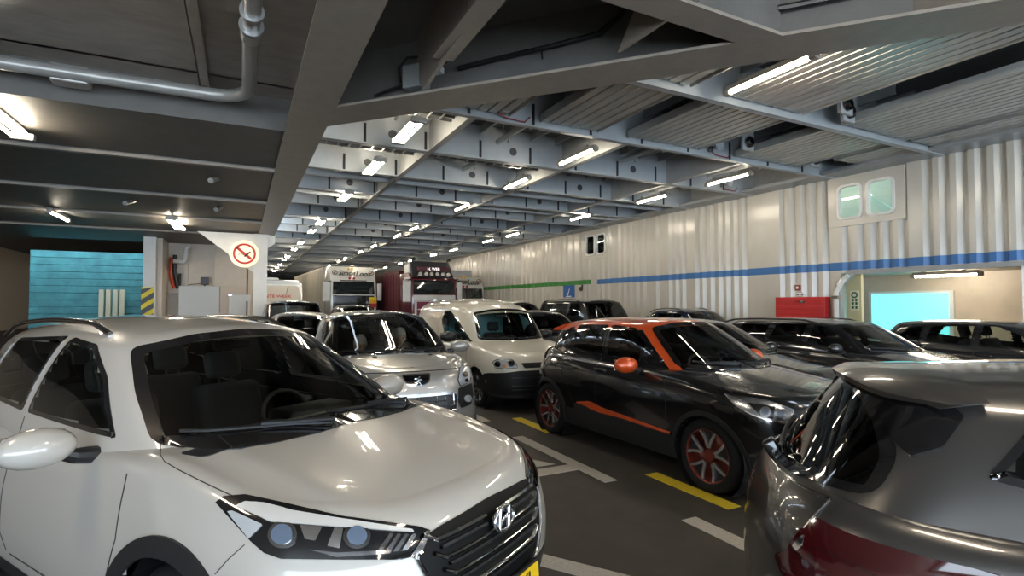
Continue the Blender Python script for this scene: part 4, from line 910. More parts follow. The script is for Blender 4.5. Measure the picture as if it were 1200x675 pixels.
# lower bumper, plate, hood shut lines
c.patch('bumper_grille', [(-.55, .40), (.55, .40), (.62, .47), (.52, .50), (-.52, .50), (-.62, .47)], 'front', [M['black']], tuc, .003, .06, rnd=.03)
c.patch('bumper_cladding', [(-.9, .22), (.9, .22), (.86, .36), (.5, .385), (-.5, .385), (-.86, .36)], 'front', [M['trim']], tuc, .006, .06, rnd=.02)
c.patch('lamp_recess', [(.60, .40), (.80, .42), (.83, .55), (.74, .57), (.64, .50)], 'front', [M['black']], tuc, .005, .05, rnd=.03, mirror=True)
pl_ = B().box((-.27, -.012, -.06), (.27, .012, .06), bev=.006).build('number_plate', M['black'], tuc); h = c.hit(*c.caster('front')((0, .455))); pl_.location = h[0]+Vector((0, -.026, .02)); pl_.rotation_euler = (R_(-4), 0, 0)
B().box((-.255, -.016, -.05), (.255, -.012, .05)).build('plate_face', M['yplate'], pl_); text('plate_text', 'RZ-814-KJ', .085, M['black'], pl_, (0, -.0165, 0), (math.pi/2, 0, 0), .0005, bold=.003)
c.strip('hood_seam', [(188, 520), (188, 533), (193, 541), (210, 551), (240, 566), (272, 581)], PX, 1.1, M['seam'], tuc, step=3, mirror=True)
c.strip('bumper_seam', [(252, 673), (268, 655), (287, 638)], PX, .9, M['seam'], tuc, step=3, mirror=True)
c.patch('cowl_panel', [(-.74, 1.19), (-.70, 1.06), (-.4, .985), (0, .955), (.4, .985), (.70, 1.06), (.74, 1.19), (.5, 1.12), (0, 1.07), (-.5, 1.12)], 'top', [M['black']], tuc, .004, .05, rnd=.03)
B().box((-.12, 2.02, 1.44), (.12, 2.05, 1.50), bev=.015).tube([(0, 2.03, 1.5), (0, 2.0, 1.56)], .012, 6).build('inner_mirror', M['black'], tuc)
# ---------------------------------------------------------------- black and orange crossover
CAP = dict(L=4.122, W=.889, pose=(4.70, 2.76, R_(2.63)), wb=2.606, fo=.865, wr=.335, ar=.375, zb=.22, rad=.08, tread=.205,
 fx=[(.2, .14), (.4, .04), (.55, .0), (.68, .01), (.82, .05), (.92, .12)], rx=[(.22, .1), (.45, 0), (.7, .03), (.95, .10), (1.1, .16)],
 sw=[(.2, .93), (.36, .965), (.48, .97), (.62, .985), (.8, 1.0), (.92, .985), (1.05, .94)],
 hc=[(.03, .86), (.15, .92), (.4, .985), (.8, 1.05), (1.15, 1.09), (1.4, 1.10), (2, 1.10), (3.0, 1.13), (3.6, 1.15), (4.12, 1.09)], hd=[(0, .03), (.3, .06), (.8, .10), (1.2, .07), (2, .05), (4.1, .06)],
 gb=([(.98, 0), (1.0, .3), (1.07, .52), (1.19, .695)], [(1.19, .695), (1.6, .785), (2.3, .815), (3.0, .79), (3.62, .68)], [(3.62, .68), (3.84, .5), (3.92, .25), (3.94, 0)]),
 gt=([(1.83, 0), (1.85, .27), (1.9, .42), (1.96, .515)], [(1.96, .515), (2.4, .56), (2.9, .56), (3.35, .525), (3.66, .46)], [(3.66, .46), (3.73, .3), (3.76, 0)]),
 rz=[(1.8, 1.535), (2.2, 1.562), (2.7, 1.562), (3.3, 1.53), (3.78, 1.475)], crown=.075, rin=[.08, .08, .11, .11, .08, .08],
 ws=[(-.685, 1.085), (0, 1.07), (.685, 1.085), (.61, 1.28), (.515, 1.468), (.25, 1.515), (0, 1.522), (-.25, 1.515), (-.515, 1.468), (-.61, 1.28)],
 side=[[(1.82, 1.095), (2.36, 1.115), (2.50, 1.45), (2.44, 1.475), (2.08, 1.455), (1.80, 1.30)], [(2.42, 1.115), (3.18, 1.165), (3.15, 1.455), (2.56, 1.475), (2.52, 1.45)], [(3.25, 1.185), (3.33, 1.19), (3.50, 1.29), (3.36, 1.41), (3.22, 1.425)], [(1.50, 1.12), (1.74, 1.10), (1.73, 1.26)]],
 sg=[M['sglass'], M['pglass'], M['pglass'], M['sglass']], rw=[(-.5, 1.16), (.5, 1.16), (.42, 1.40), (-.42, 1.40)], cab=(1.35, 3.6, .66), paint=BLACKP, roofp=ORANGE, blackpillars=True, apilj=28, cowl=.9, frontz=1.13,
 mir=(1.74, 1.09, .83, 1.15), mirm=ORANGE, archw=.045, handles=[(2.36, .965), (3.03, 1.02)], lowz=lambda p: .42, wipers=[((.5, 1.09), (.0, 1.10)), ((-.1, 1.09), (-.55, 1.13))],
 seams=[[(1.38, 1.05), (1.32, .8), (1.36, .42)], [(2.43, 1.1), (2.45, .9), (2.43, .42)], [(3.12, 1.13), (3.14, .9), (2.95, .62), (2.86, .42)], [(.62, .95), (1.0, 1.05), (1.3, 1.06)]],
 rimstyle=dict(n=5, w0=.15, w1=.13, split=.37, o0=.12, r0=.30, rim=.73, hubm=1, void=1, mats=[M['alu'], mat('rim_red', (.20, .035, .022), .3, metal=.4, coat=.5), M['black']]))
c, cap = make_car(CAP, 'crossover_car', 'black crossover car with an orange roof, orange mirror and red wheels')
for o in cap.children:
    if o.name.startswith('wheel') and o.type == 'EMPTY': pass
# orange A pillars and roof edge, roof spoiler, accents
sp_ = B(); n = 17
for k in range(n):
    x = -.52+1.04*k/(n-1); 
prof = []
V = []
for x in np.linspace(-.53, .53, 17):
    z0 = float(c.R(3.6, x)); e = .05*(abs(x)/.53)**2
    V += [(x, 3.52, z0+.012), (x, 3.86-e, z0-.055), (x, 3.87-e, z0-.085), (x, 3.62, z0-.075)]
sp_.add(V, [(4*i+j, 4*i+(j+1) % 4, 4*i+4+(j+1) % 4, 4*i+4+j) for i in range(16) for j in range(4)]+[(0, 1, 2, 3), (67, 66, 65, 64)]).build('roof_spoiler', ORANGE, cap, smooth=50)
for kind in ('right', 'left'):
    c.strip('side_accent', [(1.28, .46), (1.6, .475), (1.95, .495), (2.35, .505), (2.6, .535), (2.80, .525)], kind, [.02, .03, .035, .05, .085, .015], ORANGE, cap, off=.012, thick=.010)
c.patch('door_cladding', [(1.27, .30), (2.85, .32), (2.88, .50), (2.6, .55), (1.95, .485), (1.27, .45)], 'right', [M['trim']], cap, .008, .06, rnd=.04, mirror=True)
h_ = c.patch('headlight', [(848, 461), (860, 463), (900, 469), (930, 480), (931, 488), (922, 497), (905, 495), (880, 486), (862, 476)], PX, [mat('lamp_smoke', (.30, .31, .33), .18, metal=.8), M['chrome']], cap, .006, 5, rnd=2, frit=1.2, mirror=True)[0]
for (u, v, r) in ((897, 483, 6.5), (914, 486, 6.5), (868, 470, 3.5)):
    ci = [(u+r*math.cos(t), v+r*math.sin(t)) for t in np.linspace(0, 6.283, 18, endpoint=False)]; near(c, h_, 'projector', ci, [M['dchrome']], .011, False, 0, step=4); near(c, h_, 'projector_lens', [(u+(p[0]-u)*.6, v+(p[1]-v)*.6) for p in ci], [mat('lens_blue', (.1, .13, .18), .05, coat=1)], .018, False, 0, step=4)
near(c, h_, 'dark_band', [(876, 472), (908, 477), (906, 492), (890, 486)], [M['gblack']], .008, False, 1, step=4)
c.patch('tail_light', [(3.62, .99), (3.95, 1.0), (3.98, 1.10), (3.80, 1.13), (3.66, 1.05)], 'right', [M['rlens']], cap, .012, .04, rnd=.03, mirror=True)
c.patch('grille', [(-.45, .70), (.45, .70), (.50, .76), (.2, .80), (-.2, .80), (-.50, .76)], 'front', [M['gblack']], cap, .006, .05, rnd=.02); c.strip('grille_bar', [(-.45, .735), (.45, .735)], 'front', .02, M['chrome'], cap, off=.012, thick=.008)
c.patch('bumper_grille', [(-.6, .36), (.6, .36), (.5, .56), (-.5, .56)], 'front', [M['black']], cap, .006, .06, rnd=.03)
B().tube([(-.3, 1.8, 1.50), (-.3, 2.0, 1.52)], .005, 4).build('roof_aerial_base', M['black'], cap); B().tube([(0, 3.3, 1.53), (0, 3.36, 1.58), (0, 3.52, 1.70)], .006, 6).build('aerial', M['black'], cap)
# ---------------------------------------------------------------- silver people carrier with two people
P38 = dict(L=4.365, W=.9185, pose=(1.70, 5.52, R_(-1.1)), wb=2.613, fo=.90, wr=.33, zb=.2, rad=.09,
 fx=[(.2, .10), (.4, .01), (.55, 0), (.72, .02), (.88, .06), (.98, .13), (1.05, .25)], rx=[(.25, .1), (.5, 0), (.8, .04), (1.0, .1), (1.1, .15)], sw=[(.2, .93), (.4, .985), (.6, 1), (.8, .985), (1.0, .95), (1.15, .9)],
 fp=[(0, 0), (.3, .02), (.5, .07), (.65, .15), (.78, .27), (.88, .42), (.95, .6), (.985, .78), (1, 1.0)],
 hc=[(.03, .93), (.2, 1.0), (.45, 1.07), (.8, 1.135), (1.1, 1.15), (2, 1.10), (4.3, 1.12)], hd=[(0, .03), (.4, .07), (.9, .11), (1.3, .08), (2, .06), (4.3, .06)],
 gb=([(.78, 0), (.81, .3), (.90, .55), (1.06, .74)], [(1.06, .74), (1.6, .83), (2.4, .85), (3.2, .82), (3.8, .74)], [(3.8, .74), (4.1, .55), (4.2, .3), (4.22, 0)]),
 gt=([(1.83, 0), (1.86, .3), (1.93, .5), (2.01, .62)], [(2.01, .62), (2.5, .65), (3.0, .64), (3.5, .60), (3.8, .54)], [(3.8, .54), (3.9, .35), (3.93, 0)]),
 rz=[(1.8, 1.605), (2.2, 1.635), (2.8, 1.64), (3.4, 1.61), (3.95, 1.53)], crown=.075, ws=[(-.715, 1.12), (-.35, 1.125), (0, 1.135), (.35, 1.125), (.715, 1.12), (.66, 1.33), (.60, 1.545), (.3, 1.585), (0, 1.595), (-.3, 1.585), (-.60, 1.545), (-.66, 1.33)],
 side=[[(1.25, 1.14), (1.62, 1.14), (1.68, 1.36)], [(1.72, 1.14), (2.45, 1.14), (2.45, 1.53), (2.15, 1.52), (1.78, 1.38)], [(2.53, 1.14), (3.3, 1.16), (3.25, 1.50), (2.53, 1.53)], [(3.38, 1.17), (3.75, 1.25), (3.6, 1.44), (3.35, 1.48)]],
 rw=[(-.55, 1.18), (.55, 1.18), (.45, 1.48), (-.45, 1.48)], cab=(1.15, 4.0, .68), paint=SILVER, roofp=BLACKP, cowl=1.80, mir=(1.55, 1.14, .83, 1.15), lowz=lambda p: .30, wipers=[((.6, 1.13), (.05, 1.145)), ((-.1, 1.135), (-.62, 1.15))],
 seams=[[(1.3, 1.05), (1.28, .7), (1.35, .4)], [(2.5, 1.1), (2.5, .4)]], handles=[(2.3, .98)], archm=M['trim'], rimstyle=RIM)
c, p38 = make_car(P38, 'people_carrier_car', 'silver car with a black roof and two grey-haired people behind its windscreen')
c.patch('grille', [(-.44, .46), (.44, .46), (.50, .72), (.44, .765), (-.44, .765), (-.50, .72)], 'front', [M['black'], mat('satin_silver', (.55, .57, .6), .25, metal=.7)], p38, .006, .04, rnd=.05, frit=.035, thick=.02)
gb_ = B()
for k in range(5): c.strip('', [(-.42, .51+.055*k), (.42, .51+.055*k)], 'front', .008, M['chrome'], p38, off=.012, thick=.006, b=gb_)
for k in range(9): c.strip('', [(-.40+.10*k, .49), (-.40+.10*k, .735)], 'front', .008, M['chrome'], p38, off=.012, thick=.006, b=gb_)
gb_.build('grille_mesh', M['chrome'], p38)
bd = c.patch('badge_panel', [(-.16, .965), (.16, .965), (.13, .875), (.07, .845), (-.07, .845), (-.13, .875)], 'front', [M['gblack'], M['chrome']], p38, .008, .04, rnd=.02, frit=.012)[0]
h = c.hit(*c.caster('front')((0, .905))); em = bpy.data.objects.new('emblem', None); COL.objects.link(em); em.parent = p38; em.location = h[0]+Vector((0, -.022, 0)); em.rotation_euler = (R_(-25), 0, 0)
B().tube([(-.02, 0, -.045), (-.012, 0, -.01), (.0, 0, .02), (.012, 0, .036)], [.008, .011, .013, .007], 8).tube([(.012, 0, .036), (.028, 0, .044)], [.012, .007], 8).tube([(.0, 0, .015), (-.03, 0, .026), (-.042, 0, .014)], [.009, .006, .004], 6).tube([(.003, 0, .003), (.035, 0, .012), (.045, 0, .002)], [.008, .006, .004], 6).tube([(-.012, 0, -.01), (.02, 0, -.028), (.025, 0, -.046)], [.009, .007, .006], 6).tube([(-.016, 0, -.02), (-.045, 0, -.02), (-.05, 0, .0)], [.006, .004, .003], 6).build('lion_badge', M['chrome'], em, smooth=60)
h_ = c.patch('headlight', [(538, 432), (541, 428), (549, 430), (552, 440), (550, 448), (539, 453), (536, 446)], PX, [M['lamp'], M['gblack']], p38, .010, 3, rnd=1.5, frit=.5, mirror=True)
for (u, v, r) in ((544, 439, 3.2), (546, 446, 2.2)): near(c, h_[0], 'projector', [(u+r*math.cos(t), v+r*math.sin(t)) for t in np.linspace(0, 6.283, 14, endpoint=False)], [M['dchrome']], .016, False, 0, step=3)
h_ = c.patch('bumper_corner', [(537, 455), (552, 449), (554, 462), (551, 474), (540, 478), (536, 470)], PX, [M['trim']], p38, .010, 3, rnd=1.5, mirror=True)[0]
near(c, p38, 'fog_lamp', [(547+4*math.cos(t), 467+4.2*math.sin(t)) for t in np.linspace(0, 6.283, 16, endpoint=False)], [M['lamp']], .022, True, 0, step=3)
c.strip('hood_seam', [(-.80, .985), (-.6, .99), (0, .99), (.6, .99), (.80, .985)], 'front', .008, M['seam'], p38)
for x in (-.33, .33): 
    h = c.hit(*c.caster('top')((x, .70))); B().box((h[0].x-.025, h[0].y-.02, h[0].z), (h[0].x+.025, h[0].y+.02, h[0].z+.012), bev=.005).build('washer_jet', M['black'], p38)
# ---------------------------------------------------------------- white delivery van
CAD = dict(L=4.405, W=.90, pose=(4.469, 7.517, R_(2.4)), wb=2.68, fo=.87, wr=.315, zb=.2, rad=.08,
 fx=[(.2, .08), (.4, 0), (.6, 0), (.72, .03), (.82, .09), (.92, .2)], rx=[(.2, .05), (.5, 0), (1.1, .03)], sw=[(.2, .94), (.4, .985), (.6, 1), (.85, .985), (1.1, .95)],
 fp=[(0, 0), (.4, .03), (.6, .08), (.75, .16), (.86, .28), (.93, .42), (.98, .62), (1, .85)], rp=[(0, 0), (.7, .01), (.88, .04), (.96, .10), (1, .22)],
 hc=[(.05, .84), (.2, .91), (.5, .99), (.9, 1.075), (1.2, 1.11), (2, 1.06), (4.4, 1.06)], hd=[(0, .03), (.4, .07), (.9, .09), (1.4, .07), (4.4, .06)],
 gb=([(.92, 0), (.96, .35), (1.05, .57), (1.16, .705)], [(1.16, .705), (1.6, .81), (2.4, .855), (3.4, .86), (4.22, .82)], [(4.22, .82), (4.32, .7), (4.36, .4), (4.37, 0)]),
 gt=([(1.50, 0), (1.53, .3), (1.59, .5), (1.67, .635)], [(1.67, .635), (2.2, .69), (3, .72), (3.6, .72), (4.16, .69)], [(4.16, .69), (4.24, .55), (4.27, .3), (4.27, 0)]),
 rz=[(1.45, 1.66), (1.7, 1.74), (2.1, 1.815), (2.7, 1.845), (3.4, 1.845), (4.3, 1.81)], crown=.10, rin=[.14, .14, .16, .16, .12, .12],
 ws=[(-.675, 1.10), (0, 1.085), (.675, 1.10), (.64, 1.35), (.60, 1.575), (.3, 1.63), (0, 1.645), (-.3, 1.63), (-.60, 1.575), (-.64, 1.35)],
 side=[[(1.32, 1.06), (1.85, 1.10), (2.35, 1.14), (2.62, 1.42), (2.57, 1.60), (2.35, 1.605), (1.95, 1.47)]], cab=(1.25, 2.75, .68), paint=VANW, mir=(1.70, 1.14, .82, 1.3), mirm=M['black'], lowz=lambda p: .58 if p[1] < .62 else .33, cowl=.9,
 wipers=[((.5, 1.10), (.0, 1.11)), ((-.1, 1.10), (-.6, 1.12))], seams=[[(1.25, 1.02), (1.25, .5), (1.35, .35)], [(2.68, 1.6), (2.72, 1.2), (2.7, .35)], [(2.75, 1.70), (4.1, 1.70)], [(2.78, 1.02), (4.1, 1.02)], [(.62, .58), (.9, .72)]], handles=[(2.5, .98)], rimstyle=STEEL)
c, cad = make_car(CAD, 'delivery_van', 'white delivery van with black bumper behind the black and orange car'); cad['category'] = 'van'
h_ = c.patch('headlight', [(577, 424), (583, 421), (600, 421), (606, 427), (607, 432), (590, 432.5), (580, 432)], PX, [M['lamp'], M['dchrome']], cad, .008, 3, rnd=2, frit=.7, mirror=True)[0]
for (u, v, r) in ((583.5, 427, 3.6), (599, 426.5, 3.6)): near(c, h_, 'projector', [(u+r*math.cos(t), v+r*math.sin(t)) for t in np.linspace(0, 6.283, 16, endpoint=False)], [M['dchrome']], .016, False, 0, step=3)
near(c, h_, 'turn_lamp', [(589, 431), (591, 427), (594, 431)], [M['olens']], .014, False, .5, step=3)
c.patch('grille', [(-.40, .70), (.40, .70), (.44, .78), (-.44, .78)], 'front', [M['black']], cad, .006, .05, rnd=.015)
for k in range(4): c.strip('grille_bar', [(-.40, .712+.02*k), (.40, .712+.02*k)], 'front', .010, M['trim'], cad, off=.012, thick=.006)
c.patch('front_bumper', [(-.86, .24), (.86, .24), (.89, .45), (.87, .61), (.5, .66), (-.5, .66), (-.87, .61), (-.89, .45)], 'front', [M['trim']], cad, .012, .06, rnd=.04)
for z in (.30, .36, .42, .55): c.strip('bumper_slat', [(-.6, z), (.6, z)], 'front', .02, M['black'], cad, off=.015, thick=.008)
B().box((-.12, 1.62, 1.47), (.12, 1.65, 1.54), bev=.015).build('inner_mirror', M['black'], cad); B().box((-.62, 2.68, .4), (.62, 2.72, 1.7)).build('bulkhead', mat('bulkhead_blue', (.10, .22, .24), .7), cad)
# ================================================================== the other cars
def scaled(sp, L, W, H, **over):
    fs, ft, fz = L/sp['L'], W/sp['W'], H/sp['Hh']; o = dict(sp)
    S1 = lambda P: [(a*fs, b*fz) for a, b in P]; ZS = lambda P: [(a*fz, b*fs) for a, b in P]
    o['hc'] = S1(sp['hc']); o['rz'] = S1(sp['rz']); o['fx'] = ZS(sp['fx']); o['rx'] = ZS(sp['rx']); o['sw'] = [(a*fz, b) for a, b in sp['sw']]
    if 'hd' in sp: o['hd'] = S1(sp['hd'])
    for k in ('gb', 'gt'): o[k] = tuple([(a*fs, b*ft) for a, b in P] for P in sp[k])
    for k in ('ws', 'rw'):
        if sp.get(k): o[k] = [(a*ft, b*fz) for a, b in sp[k]]
    o['side'] = [S1(q) for q in sp['side']]; o['seams'] = [S1(q) for q in sp.get('seams', ())]; o['handles'] = S1(sp.get('handles', ()))
    o['wipers'] = [tuple((a*ft, b*fz) for a, b in q) for q in sp.get('wipers', ())]
    m = sp['mir']; o['mir'] = (m[0]*fs, m[1]*fz, m[2]*ft, m[3]); q = sp['cab']; o['cab'] = (q[0]*fs, q[1]*fs, q[2]*ft); o['wb'] = sp['wb']*fs; o['fo'] = sp['fo']*fs
    if sp.get('rails'): o['rails'] = (sp['rails'][0]*fs, sp['rails'][1]*fs, sp['rails'][2]*ft)
    if sp.get('lamp'): o['lamp'] = [(a*ft, b*fz) for a, b in sp['lamp']]
    o['L'], o['W'] = L, W; o.update(over); return o
TUC['Hh'] = 1.65
HAT = dict(L=4.3, W=.90, Hh=1.49, wb=2.6, fo=.88, wr=.325, zb=.2, rad=.08, zglass=.9,
 fx=[(.2, .12), (.4, .02), (.55, 0), (.7, .03), (.82, .10), (.9, .2)], rx=[(.22, .12), (.42, .01), (.6, 0), (.78, .015), (.9, .055), (1.0, .11), (1.1, .2)], sw=[(.2, .93), (.38, .98), (.55, 1), (.75, .985), (.9, .955), (1.05, .91)],
 rp=[(0, 0), (.35, .02), (.6, .08), (.78, .18), (.9, .34), (.97, .55), (1, .8)],
 hc=[(.05, .80), (.2, .87), (.5, .93), (.9, .99), (1.1, 1.02), (2, 1.02), (3.2, 1.04), (4.05, 1.04), (4.2, 1.02), (4.3, .98)], hd=[(0, .03), (.4, .07), (.9, .09), (1.3, .07), (4.0, .06), (4.3, .05)],
 gb=([(.93, 0), (.96, .3), (1.04, .55), (1.16, .72)], [(1.16, .72), (1.6, .80), (2.4, .82), (3.2, .80), (3.90, .70)], [(3.90, .70), (4.06, .52), (4.12, .28), (4.14, 0)]),
 gt=([(1.90, 0), (1.92, .28), (1.97, .44), (2.04, .535)], [(2.04, .535), (2.4, .575), (2.9, .575), (3.3, .55), (3.66, .50)], [(3.66, .50), (3.76, .34), (3.80, .17), (3.82, 0)]),
 rz=[(1.85, 1.435), (2.2, 1.475), (2.7, 1.49), (3.2, 1.475), (3.85, 1.42)], crown=.075, rin=[.08, .08, .11, .11, .09, .09],
 ws=[(-.68, 1.02), (0, 1.01), (.68, 1.02), (.60, 1.2), (.525, 1.375), (.25, 1.41), (0, 1.42), (-.25, 1.41), (-.525, 1.375), (-.60, 1.2)],
 side=[[(1.55, 1.04), (2.36, 1.06), (2.36, 1.41), (2.15, 1.405), (1.85, 1.28)], [(2.44, 1.06), (3.15, 1.08), (3.10, 1.385), (2.44, 1.41)], [(3.22, 1.09), (3.62, 1.16), (3.45, 1.34), (3.18, 1.375)]],
 rw=[(-.60, 1.05), (-.3, 1.02), (0, 1.01), (.3, 1.02), (.60, 1.05), (.46, 1.39), (-.46, 1.39)], cab=(1.25, 3.8, .66), mir=(1.62, 1.04, .80, 1.05), cowl=.95, lowz=lambda p: .3,
 wipers=[((.55, 1.03), (.02, 1.04)), ((-.1, 1.03), (-.6, 1.05))], seams=[[(1.3, .95), (1.28, .7), (1.36, .4)], [(2.4, 1.05), (2.4, .36)], [(3.18, 1.05), (3.1, .6)]], handles=[(2.25, .92), (3.0, .94)],
 lamp=[(.80, .78), (.45, .66), (.42, .72), (.62, .80), (.80, .84)])
EST = dict(HAT); EST.update(L=4.6, Hh=1.48, rails=(2.2, 4.3, .56), wb=2.65, fo=.92,
 hc=[(.05, .80), (.2, .87), (.5, .93), (.9, .99), (1.1, 1.02), (2, 1.02), (3.2, 1.03), (4.4, 1.03), (4.6, 1.0)],
 gb=([(.95, 0), (.98, .3), (1.06, .55), (1.18, .72)], [(1.18, .72), (1.6, .80), (2.4, .82), (3.4, .81), (4.25, .74)], [(4.25, .74), (4.42, .55), (4.47, .28), (4.48, 0)]),
 gt=([(1.86, 0), (1.88, .28), (1.93, .44), (2.0, .535)], [(2.0, .535), (2.4, .585), (2.9, .59), (3.6, .58), (4.05, .54)], [(4.05, .54), (4.16, .34), (4.2, .17), (4.22, 0)]),
 rz=[(1.8, 1.415), (2.2, 1.46), (2.8, 1.48), (3.6, 1.47), (4.25, 1.43)],
 side=[[(1.52, 1.04), (2.28, 1.05), (2.28, 1.395), (2.1, 1.385), (1.8, 1.26)], [(2.36, 1.05), (3.06, 1.06), (3.0, 1.39), (2.36, 1.40)], [(3.14, 1.07), (3.95, 1.14), (3.75, 1.36), (3.1, 1.385)]], rw=[(-.55, 1.08), (.55, 1.08), (.46, 1.36), (-.46, 1.36)], cab=(1.25, 4.1, .66))
BOX = dict(TUC); BOX.update(L=4.7, W=.95, Hh=1.85, wb=2.8, fo=.85, wr=.37, ar=.43, crease=None, rails=None, archw=.05,
 fx=[(.3, .06), (.6, 0), (.9, .02), (1.05, .08), (1.15, .15)], rx=[(.3, .05), (.6, 0), (1.1, .02)], sw=[(.22, .94), (.5, 1), (.9, 1), (1.15, .98)],
 fp=[(0, 0), (.5, .02), (.75, .06), (.88, .13), (.95, .24), (.985, .38), (1, .55)], rp=[(0, 0), (.7, .01), (.88, .05), (.96, .14), (1, .3)],
 hc=[(.05, 1.04), (.3, 1.10), (.8, 1.14), (1.3, 1.18), (2, 1.15), (4.7, 1.15)], hd=[(0, .02), (.5, .04), (4.7, .04)], mir=(1.75, 1.2, .9, 1.4),
 gb=([(1.22, 0), (1.24, .4), (1.29, .65), (1.36, .80)], [(1.36, .80), (1.8, .88), (3, .90), (4.3, .88), (4.5, .84)], [(4.5, .84), (4.6, .72), (4.62, .3), (4.62, 0)]),
 gt=([(1.72, 0), (1.74, .35), (1.78, .58), (1.85, .70)], [(1.85, .70), (2.3, .745), (3, .755), (4.0, .745), (4.35, .72)], [(4.35, .72), (4.44, .6), (4.47, .3), (4.47, 0)]),
 rz=[(1.7, 1.79), (2.1, 1.83), (3, 1.85), (4.5, 1.82)], crown=.05, rin=[.06, .06, .08, .08, .06, .06],
 ws=[(-.78, 1.18), (0, 1.18), (.78, 1.18), (.68, 1.735), (0, 1.76), (-.68, 1.735)], side=[[(1.65, 1.2), (2.5, 1.2), (2.5, 1.73), (2.05, 1.72)], [(2.6, 1.2), (3.4, 1.2), (3.4, 1.73), (2.6, 1.735)], [(3.5, 1.2), (4.35, 1.2), (4.25, 1.70), (3.5, 1.73)]],
 rw=[(-.65, 1.22), (.65, 1.22), (.6, 1.7), (-.6, 1.7)], cab=(1.5, 4.4, .74), cowl=1.2, lowz=lambda p: .4, wipers=[((.6, 1.2), (.05, 1.2)), ((-.1, 1.2), (-.65, 1.2))], handles=[(2.4, 1.05), (3.3, 1.05)], seams=[[(1.5, 1.1), (1.5, .5)], [(2.55, 1.18), (2.55, .45)], [(3.45, 1.18), (3.45, .7)]],
 lamp=[(.82, .85), (.52, .85), (.52, 1.0), (.82, 1.0)])
TUC['lamp'] = None
def plain(sp, label, group=None, grille=True, name='car'):
    c, r = make_car(sp, name, label, group)
    if sp.get('lamp'): c.patch('headlight', sp['lamp'], 'front', [M['lamp'], M['gblack']], r, .006, .05, rnd=.02, frit=.012, mirror=True)
    zg = float(c.hc(.1))-.12; W = c.W
    c.patch('grille', [(-.38, zg-.10), (.38, zg-.10), (.42, zg), (.38, zg+.05), (-.38, zg+.05), (-.42, zg)], 'front', [M['gblack'], M['chrome']], r, .006, .06, rnd=.02, frit=.012)
    c.patch('bumper_grille', [(-.55, .3), (.55, .3), (.5, .48), (-.5, .48)], 'front', [M['black']], r, .005, .08, rnd=.03)
    h = c.hit(*c.caster('front')((0, .52)))
    p = B().box((-.26, -.012, -.055), (.26, .012, .055), bev=.005).build('number_plate', M['yplate'], r); p.location = h[0]+Vector((0, -.02, 0))
    zt = float(c.hc(c.L-.1))
    c.patch('tail_light', [(c.W*.62, zt-.28), (c.W*.93, zt-.26), (c.W*.93, zt-.08), (c.W*.66, zt-.06)], 'rear', [M['rlens']], r, .006, .05, rnd=.02, mirror=True)
    return c, r
# ---- dark hatchback close by on the right, seen over its tail
yw = R_(42.4); P0 = np.array([2.155, 1.80]); nose = P0-4.3*np.array([-math.sin(yw), math.cos(yw)])
c, hat = plain(scaled(HAT, 4.3, .90, 1.50, paint=GREYB, pose=(nose[0], nose[1], yw), rimstyle=RIM10, roofp=GREYB, rw=[(-.62, 1.055), (-.3, 1.02), (0, 1.01), (.3, 1.02), (.62, 1.055), (.57, 1.20), (.43, 1.31), (.25, 1.375), (0, 1.395), (-.25, 1.375), (-.43, 1.31), (-.57, 1.20)]), 'dark grey hatchback at the right edge seen over its rear window', name='hatchback_car')
L = c.L
b = B(); V = []
for x in np.linspace(-.56, .56, 21):
    e = (abs(x)/.56)**2.2; z0 = float(c.R(3.6, x))
    f = max(.12, 1-(abs(x)/.56)**6); V += [(x, 3.56, z0+.010*f), (x, L-.46-.10*e-.1*(1-f), z0-.005), (x, L-.40-.11*e-.14*(1-f), z0-.005-.03*f), (x, L-.41-.11*e-.14*(1-f), z0-.01-.05*f), (x, 3.70, z0-.02-.05*f)]
b.add(V, [(5*i+j, 5*i+(j+1) % 5, 5*i+5+(j+1) % 5, 5*i+5+j) for i in range(20) for j in range(5)]+[(0, 1, 2, 3, 4), (104, 103, 102, 101, 100)]).build('roof_spoiler', GREYB, hat, smooth=50)
c.patch('spoiler_fin', [(1004, 444), (1014, 458), (1052, 522), (1068, 536), (1105, 525), (1130, 490), (1100, 462), (1050, 443)], PX, [M['gblack']], hat, .012, 6, rnd=3, mirror=True, thick=.015)
h = c.hit(*c.caster('rear')((0, 1.02)))
o = B().box((-.032, -.03, -.055), (.032, .035, .06), bev=.014).build('rear_wiper', M['gblack'], hat, smooth=50); o.location = h[0]+h[1]*.02; o.rotation_euler = (R_(-32), 0, 0)
pts = []
for k in range(8):
    h = c.hit(*c.caster('rear')((.02+.055*k, 1.03+.012*k)))
    if h: pts.append(h[0]+h[1]*.025)
B().tube(pts, .010, 8).build('wiper_arm', M['black'], hat)
for nm, poly in (('tail_light', [(950, 640), (964, 644), (1004, 662), (1056, 690), (1056, 730), (975, 730), (958, 684)]), ('tail_light', [(908, 650), (926, 642), (938, 648), (946, 664), (950, 700), (930, 700), (918, 675)])):
    c.patch(nm, poly, PX, [M['rlens'], M['gblack']], hat, .006, 6, rnd=4, frit=1.5, mirror=True)
c.patch('lamp_ribs', [(930, 640), (938, 629), (944, 627), (941, 640), (935, 646)], PX, [M['chrome']], hat, .007, 4, rnd=1, mirror=True)
c.strip('tailgate_seam', [(930, 640), (934, 629), (941, 622), (958, 603), (975, 584)], PX, 1.6, M['seam'], hat, step=3, mirror=True)
c.strip('tailgate_seam', [(941, 622), (975, 634), (1010, 650), (1055, 672)], PX, 1.3, M['seam'], hat, step=3, mirror=True)
c.strip('tailgate_trim_and_glint', [(943, 619), (958, 602), (973, 586)], PX, 1.6, M['alu'], hat, step=3, off=.006, mirror=True)  # bright strip paints the highlight along the tailgate gap
